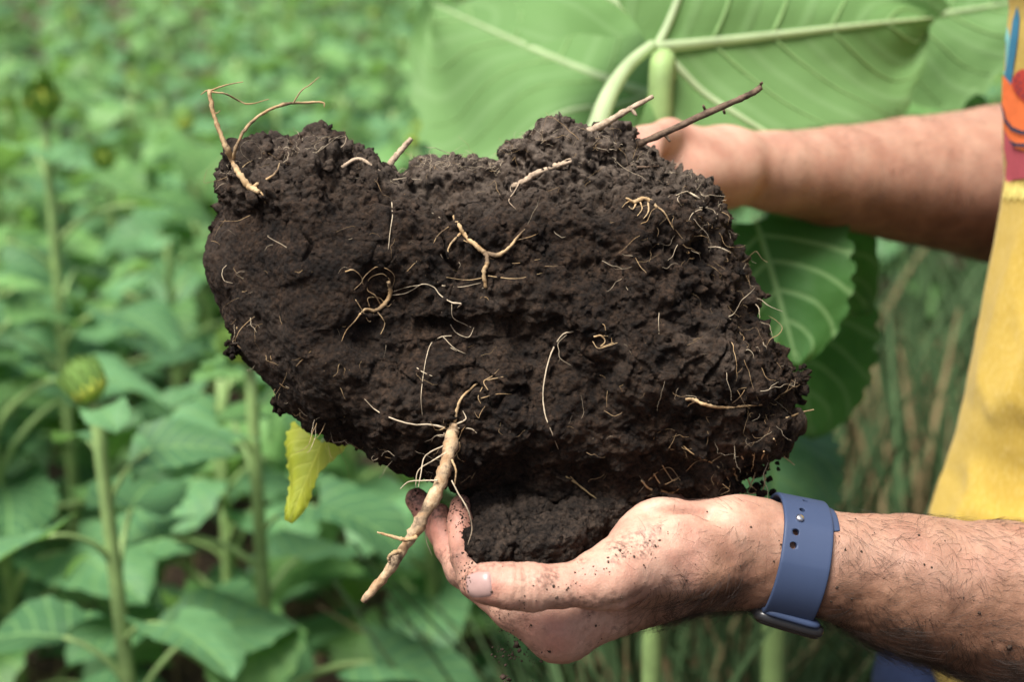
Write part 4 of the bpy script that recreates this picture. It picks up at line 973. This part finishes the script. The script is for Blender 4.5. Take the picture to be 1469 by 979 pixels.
# thumb nail
M['nail'] = mat_plain('nail', (0.33, 0.215, 0.195), 0.10, 120, 0.36, 0.4)
M['dirt'] = mat_plain('dark_dirt', (0.045, 0.030, 0.022), 0.4, 400, 0.9, 0.2)
def nail():
    V = []; n = 17
    for i in range(n):
        for j in range(n):
            a, b = i / (n - 1) * 2 - 1, j / (n - 1) * 2 - 1
            # rounded square
            k = (1 - 0.42 * a * a * b * b) if True else 1
            uu, vv = a * math.sqrt(1 - 0.22 * b * b * b * b), b * math.sqrt(1 - (0.45 if a < 0 else 0.12) * a * a)
            px, py = 687 + 19.5 * uu + 1.5 * vv, 840 + 20 * vv - 2.0 * uu
            p, nn = hit(BB, px, py, 0.62); r = max(abs(a), abs(b))
            V.append(p + (CAM - p) / np.linalg.norm(CAM - p) * (0.00045 * (1 - r ** 8) - 0.0003 * (r > 0.99)))
    F = [(i * n + j, i * n + j + 1, (i + 1) * n + j + 1, (i + 1) * n + j) for i in range(n - 1) for j in range(n - 1)]
    V = np.array(V); ins_ = relax(V, np.array(F), 2, 0.4); return obj('nail', ins_, np.array(F), M['nail'], person, label='pale thumb nail of the near hand')
nail()
# arm hair
M['hair'] = mat_plain('dark_hair', (0.022, 0.013, 0.009), 0.2, 50, 0.45, 0.4)
def arm_hair():
    r2 = np.random.default_rng(21); tri = Vn[Fn]; cen = tri.mean(1); nrm = NnW[Fn].mean(1)
    uu, vv = un[Fn].mean(1), vn_[Fn].mean(1)
    wgt = sstep(890, 1010, uu) * (0.20 + 0.80 * sstep(-10, 90, (uu - 960) * .5 + (vv - 800) * .87)) * (uu < 1540) * (nrm @ np.array([0, -1, 0]) > -0.75)
    low = sstep(0, 60, vv - (806 + 0.22 * (uu - 1060))); wgt = wgt * (0.45 + 1.1 * low) * np.where((uu > 1085) & (uu < 1195), 0.35, 1.0)
    idx = r2.choice(len(cen), 8200, p=wgt / wgt.sum()); cs = []; rad = []
    rightv, upv, fwd = MV
    for i in idx:
        n = nrm[i] / np.linalg.norm(nrm[i]); u = uu[i]; lowf = low[i]
        ax = -rightv * (0.9 if u < 1100 else 0.25) + (rightv * 0.9 if u >= 1100 else 0) - upv * (0.25 + 0.5 * lowf)
        ang = float(fbm(cen[i:i + 1], 0.018, 33, 2)[0]) * 1.7
        d = ax * math.cos(ang) + np.cross(n, ax) * math.sin(ang) + r2.normal(0, 0.28, 3); d -= n * (d @ n); d /= np.linalg.norm(d)
        L = r2.uniform(0.007, 0.020) * (0.7 + 0.6 * lowf); lift = r2.uniform(0.12, 0.5); p = cen[i]; q = [p - n * 0.0003]; side = np.cross(n, d) * r2.normal(0, 0.35)
        m_ = 6
        for s in range(m_):
            f_ = s / (m_ - 1); st = d + n * lift * (1 - 1.5 * f_) + side * f_; q.append(q[-1] + st / np.linalg.norm(st) * L / m_)
        cs.append(np.array(q)); rad.append(r2.uniform(0.00004, 0.00007))
    o = strands('arm_hair', cs, rad, M['hair'], person); o['kind'] = 'stuff'; o['label'] = 'dark hairs on the near forearm and wrist'
    r2 = np.random.default_rng(5); n_ = normals_of(Vf, Ff); n_ = n_ if ((Vf - Vf.mean(0)) * n_).sum(1).mean() > 0 else -n_
    L_ = W2V(Vf); u = L_[:, 0] / L_[:, 2] * FPX + CX; wgt = sstep(1060, 1180, u) * (n_[:, 1] < 0.4); idx = r2.choice(len(Vf), 1500, p=wgt / wgt.sum()); cs = []
    for i in idx:
        d = np.array([-0.5, 0, -0.6]) + r2.normal(0, .4, 3); d -= n_[i] * (d @ n_[i]); d /= np.linalg.norm(d); L = r2.uniform(.006, .016); cs.append(np.array([Vf[i] + (d * t_ + n_[i] * (.4 * t_ - .3 * t_ * t_)) * L for t_ in np.linspace(0, 1, 5)]))
    o = strands('arm_hair', cs, [0.00006] * len(cs), M['hair'], person); o['kind'] = 'stuff'; o['label'] = 'dark hairs on the far forearm'
arm_hair()
def specks():
    r2 = random.Random(6); pts = []; sz = []
    fixed = [(889, 790, .0011), (1077, 757, .0008), (1062, 812, .0007), (1213, 790, .0009), (1204, 770, .0006), (1236, 792, .0009), (1110, 806, .0007), (710, 925, .0012), (615, 900, .0008), (745, 862, .0006), (788, 935, .0012), (1382, 858, .0009), (1405, 880, .0011), (1448, 929, .0018), (1423, 920, .0012)]
    for x, y, s in fixed:
        p, n = hit(BB, x, y)
        if p is not None: pts.append(p); sz.append(s * 0.7)
    for k in range(420):
        m_ = r2.random()
        if m_ < 0.30: x, y = r2.gauss(662, 10), r2.gauss(728, 22)
        elif m_ < 0.42: x, y = r2.gauss(600, 14), r2.gauss(716, 12)
        elif m_ < 0.55: x, y = r2.gauss(672, 8), r2.gauss(828, 16)
        elif m_ < 0.75: x = r2.uniform(700, 960); y = 815 - 0.45 * (x - 830) + abs(r2.gauss(0, 16)) + 4
        else: x, y = r2.uniform(640, 1420), r2.uniform(720, 930)
        p, n = hit(BB, x, y)
        if p is not None: pts.append(p); sz.append(0.00025 + 0.0005 * r2.random() ** 2)
    o = crumbs('skin_dirt', pts, sz, 4, M['dirt'], person, 'specks of soil on the skin of the near hand and wrist')
    # crumbs falling from under the hand
    pts = []; sz = []
    for k in range(90):
        x, y = r2.gauss(745, 26), 905 + abs(r2.gauss(0, 34)); 
        if y < 935 and x > 740: x -= 30; y += 20
        pts.append(P(x, y, r2.uniform(.655, .70))); sz.append(0.00025 + 0.0006 * r2.random() ** 3)
    pts += [P(741, 926, .67), P(745, 934, .67), P(722, 972, .672), P(730, 976, .67)]; sz += [.0014, .001, .0012, .0011]
    o = crumbs('falling_soil', pts, sz, 5, M['dirt'], None, 'fine crumbs of soil trickling down below the cupped hand', loc=P(745, 930, .67)); o['category'] = 'falling soil'
specks()

# ------------------------------------------------------------------ clothing
def mat_shirt():
    m = Mat('yellow_jersey', rough=0.9, spec=0.15); co = m.coord()
    n = m.noise(260, 5, 0.7, co); c = m.ramp(n, [(0.30, (0.47, 0.325, 0.058)), (0.70, (0.53, 0.375, 0.075))])
    st = m.n('ShaderNodeMapping'); st.inputs['Scale'].default_value = (700, 700, 160); m.l(co, st.inputs[0])
    c = m.mix(m.mapr(m.noise(1.0, 2, 0.5, st.outputs[0]), 0.5, 0.72, 0, 0.55), c, (0.60, 0.46, 0.16)); m.color(c)
    m.b.inputs['Sheen Weight'].default_value = 0.08
    m.normal(m.bump(m.noise(1.0, 3, 0.6, st.outputs[0]), 0.0006, 0.7)); return m.m
M['shirt'] = mat_shirt()
CONT = [(0, 1447), (50, 1443), (100, 1440), (200, 1438), (255, 1440), (300, 1434), (350, 1425), (400, 1415), (500, 1396), (600, 1376), (660, 1358), (700, 1344), (745, 1330), (820, 1326), (940, 1328), (985, 1348), (1150, 1385)]
def front_x(z):
    zs = []; xs = []
    for y, x in CONT: p = P(x, y, 0.93); zs.append(p[2]); xs.append(p[0])
    return np.interp(z, zs[::-1], xs[::-1])
def shirt():
    nz, na = 150, 220; z = np.linspace(0.80, 1.43, nz); a = np.linspace(0, 2 * math.pi, na, endpoint=False)
    A, Z = np.meshgrid(a, z); fx = np.where(Z < 1.30, front_x(Z), front_x(1.30) + (Z - 1.30) * 0.25)
    ca, sa = np.cos(A), np.sin(A); ex = 1.0
    cx_ = np.sign(ca) * np.abs(ca) ** ex; sx = np.sign(sa) * np.abs(sa) ** ex
    dep = 0.13 - 0.35 * np.clip(Z - 1.36, 0, 1); wid = 0.175 - 0.5 * np.clip(Z - 1.39, 0, 1)
    Y = 0.92 + wid * sx; X = fx + 0.13 - dep * cx_ + 0.55 * np.maximum(0, Y - 0.92) - 0.004
    p = np.stack([X.ravel(), Y.ravel(), Z.ravel()], 1)
    # hanging folds: long, leaning with the drape
    q = p.copy(); q[:, 2] = p[:, 2] * 0.14; q[:, 1] = p[:, 1] + 0.25 * p[:, 2]
    low = sstep(1.24, 1.02, p[:, 2]); fo = 1 - np.abs(fbm(q, 0.060, 5, 1, 0.5)) * 2.2
    dsp = 0.010 * low * fo + 0.004 * fbm(p, 0.12, 9, 3) - 0.004
    q2 = p.copy(); q2[:, 2] = p[:, 2] * 0.9 - p[:, 1] * 0.8; dsp += 0.0015 * low * np.clip(1 - np.abs(fbm(q2, 0.07, 15, 2)) * 3.0, -0.2, 1)
    nn = np.stack([-cx_.ravel(), sx.ravel(), 0 * X.ravel()], 1); nn /= np.linalg.norm(nn, axis=1)[:, None]
    face = np.abs(sx.ravel()); p += nn * (dsp * (0.25 + 0.75 * np.minimum(1, face * 2.2)))[:, None]
    for _ in range(3):                                      # fit the outline of the front to the drawn contour
        L = W2V(p); u = (L[:, 0] / L[:, 2] * FPX + CX).reshape(nz, na); v = (CY - L[:, 1] / L[:, 2] * FPX).reshape(nz, na); k = u.argmin(1); r_ = np.arange(nz)
        want = np.interp(v[r_, k], [c[0] for c in CONT], [c[1] for c in CONT]); dx = (want - u[r_, k]) * L[:, 2].reshape(nz, na)[r_, k] / FPX
        dx = np.where(v[r_, k] < -40, dx[np.argmin(np.abs(v[r_, k] + 40))], dx); dx = np.convolve(np.pad(dx, 4, 'edge'), np.ones(9) / 9, 'valid'); p[:, 0] += np.repeat(dx, na)
    i = np.arange(nz * na).reshape(nz, na); j = np.roll(i, -1, axis=1)
    F = [tuple(f) for f in np.stack([i[:-1], j[:-1], j[1:], i[1:]], -1).reshape(-1, 4)[:, ::-1]]
    mb = MB(); mb.add(p, F)
    for pts, rad in (([(.46, .77, 1.40), (.452, .735, 1.33), (.44, .72, 1.22), (.437, .715, 1.18)], [.075, .075, .066, .068]), ([(.46, 1.07, 1.40), (.462, 1.11, 1.36), (.462, 1.12, 1.29), (.46, 1.125, 1.25)], [.075, .074, .066, .068])):
        v, f = tube(pts, rad, 40, 30); mb.add(v, f[:-2])
    v, f = tube([(.46, .76, 1.405), (.46, .92, 1.43), (.46, 1.08, 1.405)], [.062, .082, .062], 30, 20); mb.add(v, f)
    V, F = mb.get(); o = obj('t_shirt', V, F, M['shirt'], person, label='yellow marled t-shirt with a colourful fruit and leaf print'); return o
ts = shirt(); BS = bvh_of(ts)
from mathutils.geometry import delaunay_2d_cdt
def printed(name, poly, col, layer, label=None):
    c = mat_plain('print_' + name, col, 0.10, 160, 0.85, 0.15)
    pl = []
    for (x0, y0), (x1, y1) in zip(poly, poly[1:] + poly[:1]):
        n = max(1, int(math.hypot(x1 - x0, y1 - y0) / 4)); pl += [Vector((x0 + (x1 - x0) * k / n, y0 + (y1 - y0) * k / n)) for k in range(n)]
    nb = len(pl); xs = [q.x for q in pl]; ys = [q.y for q in pl]
    pts = pl + [Vector((x + (0.3 if int(y) % 2 else 0), y)) for x in np.arange(min(xs), max(xs), 4.0) for y in np.arange(min(ys), max(ys), 4.0)]
    v2, _, fs, *_ = delaunay_2d_cdt(pts, [], [list(range(nb))], 1, 1e-4)
    V = []
    for q in v2:
        p, n = hit(BS, q.x, q.y)
        if p is None:
            r = Vector(P(q.x, q.y, .93)); n4 = BS.find_nearest(r); p, n = np.array(n4[0]), np.array(n4[1])
        if n @ (CAM - p) < 0: n = -n
        V.append(p + n * (0.0004 + 0.0005 * layer))
    us = sorted({i for f in fs for i in f}); re_ = {i: k for k, i in enumerate(us)}
    o = obj(name, [V[i] for i in us], [tuple(re_[i] for i in f) for f in fs], c, ts, label=label); return o
Z = lambda pts: [(1369 + a / 3.26, b / 3.26) for a, b in pts]
printed('printed_panel', Z([(234,600),(255,640),(290,695),(330,712),(420,730),(420,838),(326,835),(300,838),(275,842),(245,862),(241,820),(246,760),(235,700)]), srgb(196, 95, 105), 0, 'pink painted panel of the shirt print')
printed('printed_fruit', Z([(231,352),(250,368),(275,395),(300,440),(330,470),(420,520),(420,690),(330,704),(290,692),(258,640),(237,600),(229,480)]), srgb(238, 122, 70), 1, 'orange fruit of the shirt print')
printed('printed_fruit', Z([(276,392),(284,360),(300,335),(326,322),(420,330),(420,500),(340,476),(304,446),(288,420)]), srgb(186, 72, 62), 2, 'brownish red dotted fruit of the shirt print')
printed('printed_leaf', Z([(300,25),(312,80),(306,150),(296,230),(284,300),(272,398),(254,375),(240,352),(252,300),(264,210),(278,100)]), srgb(62, 122, 152), 1, 'blue leaf of the shirt print')
printed('printed_leaf', Z([(250,120),(262,170),(260,240),(252,310),(243,352),(232,340),(229,250)]), srgb(135, 196, 192), 0, 'pale teal leaf of the shirt print')
printed('printed_stroke', Z([(229,478),(240,500),(256,556),(284,592),(330,610),(420,616),(420,632),(326,627),(280,610),(246,566)]), srgb(36, 62, 84), 3, 'dark blue curved stroke of the shirt print')
printed('printed_stroke', Z([(270,652),(298,668),(330,670),(420,664),(420,680),(330,686),(292,682),(274,666)]), srgb(36, 62, 84), 3)
for k, (a, b) in enumerate(((300, 372), (312, 350), (322, 385), (306, 402), (322, 415), (345, 370), (350, 400), (312, 430), (335, 445))):
    printed('printed_dot', Z([(a - 4, b + 6), (a - 1, b - 6), (a + 4, b - 7), (a + 3, b + 5)]), srgb(60, 62, 84), 3)
for k in range(9):
    a = 248 + k * 16; printed('printed_stroke', Z([(a, 850 + (k % 3) * 6), (a + 9, 846), (a + 10, 880 + (k * 7) % 20), (a - 6, 930 + (k * 13) % 25), (a - 12, 925)]), srgb(240, 222, 130), 1, 'pale yellow brush stroke under the pink panel')
def mat_denim():
    m = Mat('denim', rough=0.85, spec=0.2); co = m.coord(); mp = m.n('ShaderNodeMapping'); mp.inputs['Scale'].default_value = (500, 500, 120); m.l(co, mp.inputs[0])
    c = m.ramp(m.noise(1.0, 3, 0.6, mp.outputs[0]), [(0.3, (0.006, 0.010, 0.030)), (0.7, (0.018, 0.030, 0.075))]); m.color(c); m.normal(m.bump(m.noise(1.0, 3, 0.6, mp.outputs[0]), 0.0006, 0.6)); return m.m
M['denim'] = mat_denim()
mb = MB()
for pts, rad in (([(.455, .85, .98), (.45, .84, .86), (.44, .83, .5), (.45, .82, .02)], [.105, .105, .075, .055]), ([(.475, .96, .98), (.46, .97, .90), (.395, 1.0, .80), (.375, 1.01, .5), (.40, 1.02, .02)], [.082, .088, .100, .080, .055])):
    v, f = tube(pts, rad, 36, 40, 0.006); mb.add(v, f)
V, F = mb.get(); obj('jeans', V, F, M['denim'], person, label='dark blue jeans showing below the shirt hem')

# ------------------------------------------------------------------ the watch
M['strap'] = mat_plain('blue_rubber', (0.034, 0.052, 0.104), 0.05, 30, 0.55, 0.3, 0.00003, 900)
M['metal'] = mat_plain('steel', (0.62, 0.62, 0.63), 0.05, 60, 0.28, 0.5)
M['metal'].node_tree.nodes['Principled BSDF'].inputs['Metallic'].default_value = 1.0
M['black'] = mat_plain('black_aluminium', (0.018, 0.018, 0.020), 0.1, 60, 0.30, 0.5); M['glass'] = mat_plain('black_glass', (0.006, 0.006, 0.007), 0.1, 60, 0.08, 0.6)
wc = LV(1134, 798, .698); axp = np.array([162., -33., 6.]); wax = axp / np.linalg.norm(axp)      # (right, up, depth)
wdown = np.array([-33., -162., 0.]); wdown -= wax * (wdown @ wax); wdown /= np.linalg.norm(wdown); wtow = np.cross(wdown, wax); wtow = wtow if wtow[2] < 0 else -wtow
watch = empty('watch', V2W(wc), 'watch with a blue rubber strap and steel stud on the near wrist', 'watch')
_ph = np.linspace(-math.pi, math.pi, 73); _rr = []
for p_ in _ph:
    d_ = wtow * math.cos(p_) + wdown * math.sin(p_); best = 0
    for sh in (-.011, 0, .011):
        o_ = V2W(wc + wax * sh); h_ = BB.ray_cast(Vector(o_), Vector(d_ @ MV)); best = max(best, (h_[0] - Vector(o_)).length if h_[0] else 0.026)
    _rr.append(best)
_rr = np.array(_rr)
for _ in range(6): _rr[:-1] = np.maximum(_rr[:-1], 0.25 * np.roll(_rr[:-1], 1) + 0.5 * _rr[:-1] + 0.25 * np.roll(_rr[:-1], -1)); _rr[-1] = _rr[0]
def rad_at(ph): return float(np.interp((ph + math.pi) % (2 * math.pi) - math.pi, _ph, _rr))
RA = rad_at(math.pi / 2) + 0.0004; RB = rad_at(0)
def band(name, phi0, phi1, shift, rad_off, wd0, wd1, n=150, label=None, th=0.0021):
    """phi: 0 = towards the camera, 90 deg = down (the case), -90 = up"""
    rings = []; closed = abs(phi1 - phi0) > 6.28
    sec = []
    for sg in (1, -1):
        for x in [-1.0, -.99, -.965, -.93] + list(np.linspace(-.86, .86, 15)) + [.93, .965, .99, 1.0]: sec.append((x * sg * -1, sg * (0.25 + 0.75 * math.sqrt(max(0, 1 - max(0, (abs(x) - .93) / .07) ** 2)))))
    for i in range(n):
        f = i / (n - 1); ph = phi0 + (phi1 - phi0) * f; wd = (wd0 + (wd1 - wd0) * f) * 0.5
        dr = wtow * math.cos(ph) + wdown * math.sin(ph); cpt = wc + dr * (rad_at(ph) + 0.0013 + rad_off) + wax * shift
        e = 1.0 if 0.03 < f < 0.97 else max(0.35, math.sqrt(max(0, 1 - ((0.03 - min(f, 1 - f)) / 0.03) ** 2)))
        rings.append(np.array([V2W(cpt + wax * a * wd * e + dr * b * th * 0.5) for a, b in sec]))
    V, F = loft(rings); return obj(name, V, F, M['strap'], watch, label=label)
strap = band('strap', R(68), R(-150), 0, 0.0014, 0.0244, 0.0236, label='blue rubber strap half with a row of round holes')
band('strap', R(-205), R(-40), 0.0042, -0.0012, 0.0245, 0.0240, label='inner half of the blue strap tucked under the outer end')
band('strap', R(-292), R(-203), 0.0021, -0.0004, 0.0258, 0.0245, label='far side of the blue strap')
BSt = bvh_of(strap)
holes = [(1155, 719), (1151, 732), (1147, 745), (1142, 764), (1138, 783)]
bm = bmesh.new()
for k, (x, y) in enumerate(holes):
    p, n = hit(BSt, x, y)
    if p is None: continue
    ph = math.atan2((W2V(p) - wc) @ wdown, (W2V(p) - wc) @ wtow)
    n = (wtow * math.cos(ph) + wdown * math.sin(ph)) @ MV
    q = Vector(n).to_track_quat('Z', 'Y').to_matrix().to_4x4()
    if k == 2:
        rings = [np.array([[r * math.cos(a / 14 * 6.283), r * math.sin(a / 14 * 6.283), z] for a in range(14)]) for r, z in ((.0020, -.0005), (.0020, .0009), (.0018, .0014), (.0013, .0017), (.0005, .0018))]
        V, F = loft(rings); V = np.array([(Matrix.Translation(p) @ q @ Vector(v))[:] for v in V]); obj('stud', V, F, M['metal'], watch, label='small steel stud closing the strap'); continue
    bmesh.ops.create_cone(bm, cap_ends=True, segments=18, radius1=.00135 + .0001 * k, radius2=.00135 + .0001 * k, depth=.0048, matrix=Matrix.Translation(Vector(p - wloc(strap)) ) @ q)
cm = bpy.data.meshes.new('cut'); bm.to_mesh(cm); bm.free(); co_ = bpy.data.objects.new('cut', cm); C.objects.link(co_); co_.location = wloc(strap)
md = strap.modifiers.new('holes', 'BOOLEAN'); md.operation = 'DIFFERENCE'; md.object = co_; md.solver = 'EXACT'
bpy.context.view_layer.update(); dg = bpy.context.evaluated_depsgraph_get(); nm = bpy.data.meshes.new_from_object(strap.evaluated_get(dg)); strap.modifiers.clear(); strap.data = nm
bpy.data.objects.remove(co_)
# the case: rounded slab below the wrist, screen facing down
def slab(name, c, la, lb, lc, mat, label=None, pw=0.35):
    rings = []
    ca, cb = wax * math.cos(R(5)) + wdown * math.sin(R(5)), wtow; cd = wdown * math.cos(R(5)) - wax * math.sin(R(5))
    for i in range(11):
        f = i / 10 * 2 - 1; e = (1 - abs(f) ** 2.6) ** 0.5 * 0.22 + 0.78
        rings.append(np.array([V2W(c + cd * lc * f + ca * la * e * math.copysign(abs(math.cos(t)) ** pw, math.cos(t)) + cb * lb * e * math.copysign(abs(math.sin(t)) ** pw, math.sin(t))) for t in np.linspace(0, 6.283, 48, endpoint=False)]))
    V, F = loft(rings); return obj(name, V, F, M[mat], watch, label=label)
cc = wc + wdown * (RA + 0.0004) + wax * 0.0022
slab('case', cc, 0.0182, 0.0185, 0.0034, 'black', 'black case worn on the underside of the wrist')
slab('screen', cc + wdown * 0.0028, 0.0165, 0.0170, 0.0016, 'glass')
slab('lug', cc - wdown * 0.0030 + wtow * 0.004, 0.0150, 0.0165, 0.0022, 'strap', 'strap end gripping the case')

# ================================================================== the yellow leaf under the clod
yl = empty('yellow_leaf', P(458, 632, .80), 'yellow withering leaf hanging below the lower left edge of the soil clod', 'leaf')
big_leaf(yl, P(462, 634, .80), P(407, 746, .79), 0.054, 21, np.array([0.8, 0.75, -0.2]), 0.10, 0.40, 0.30, lobe=0.10, tipx=1.25, veins=False, mat='yleaf', petfrom=[P(500, 600, .775), P(482, 612, .79)], petr=0.0016)
print('tris', sum(len(o.data.loop_triangles) if False else len(o.data.polygons) for o in bpy.data.objects if o.type == 'MESH'), 'objects', len(bpy.data.objects))
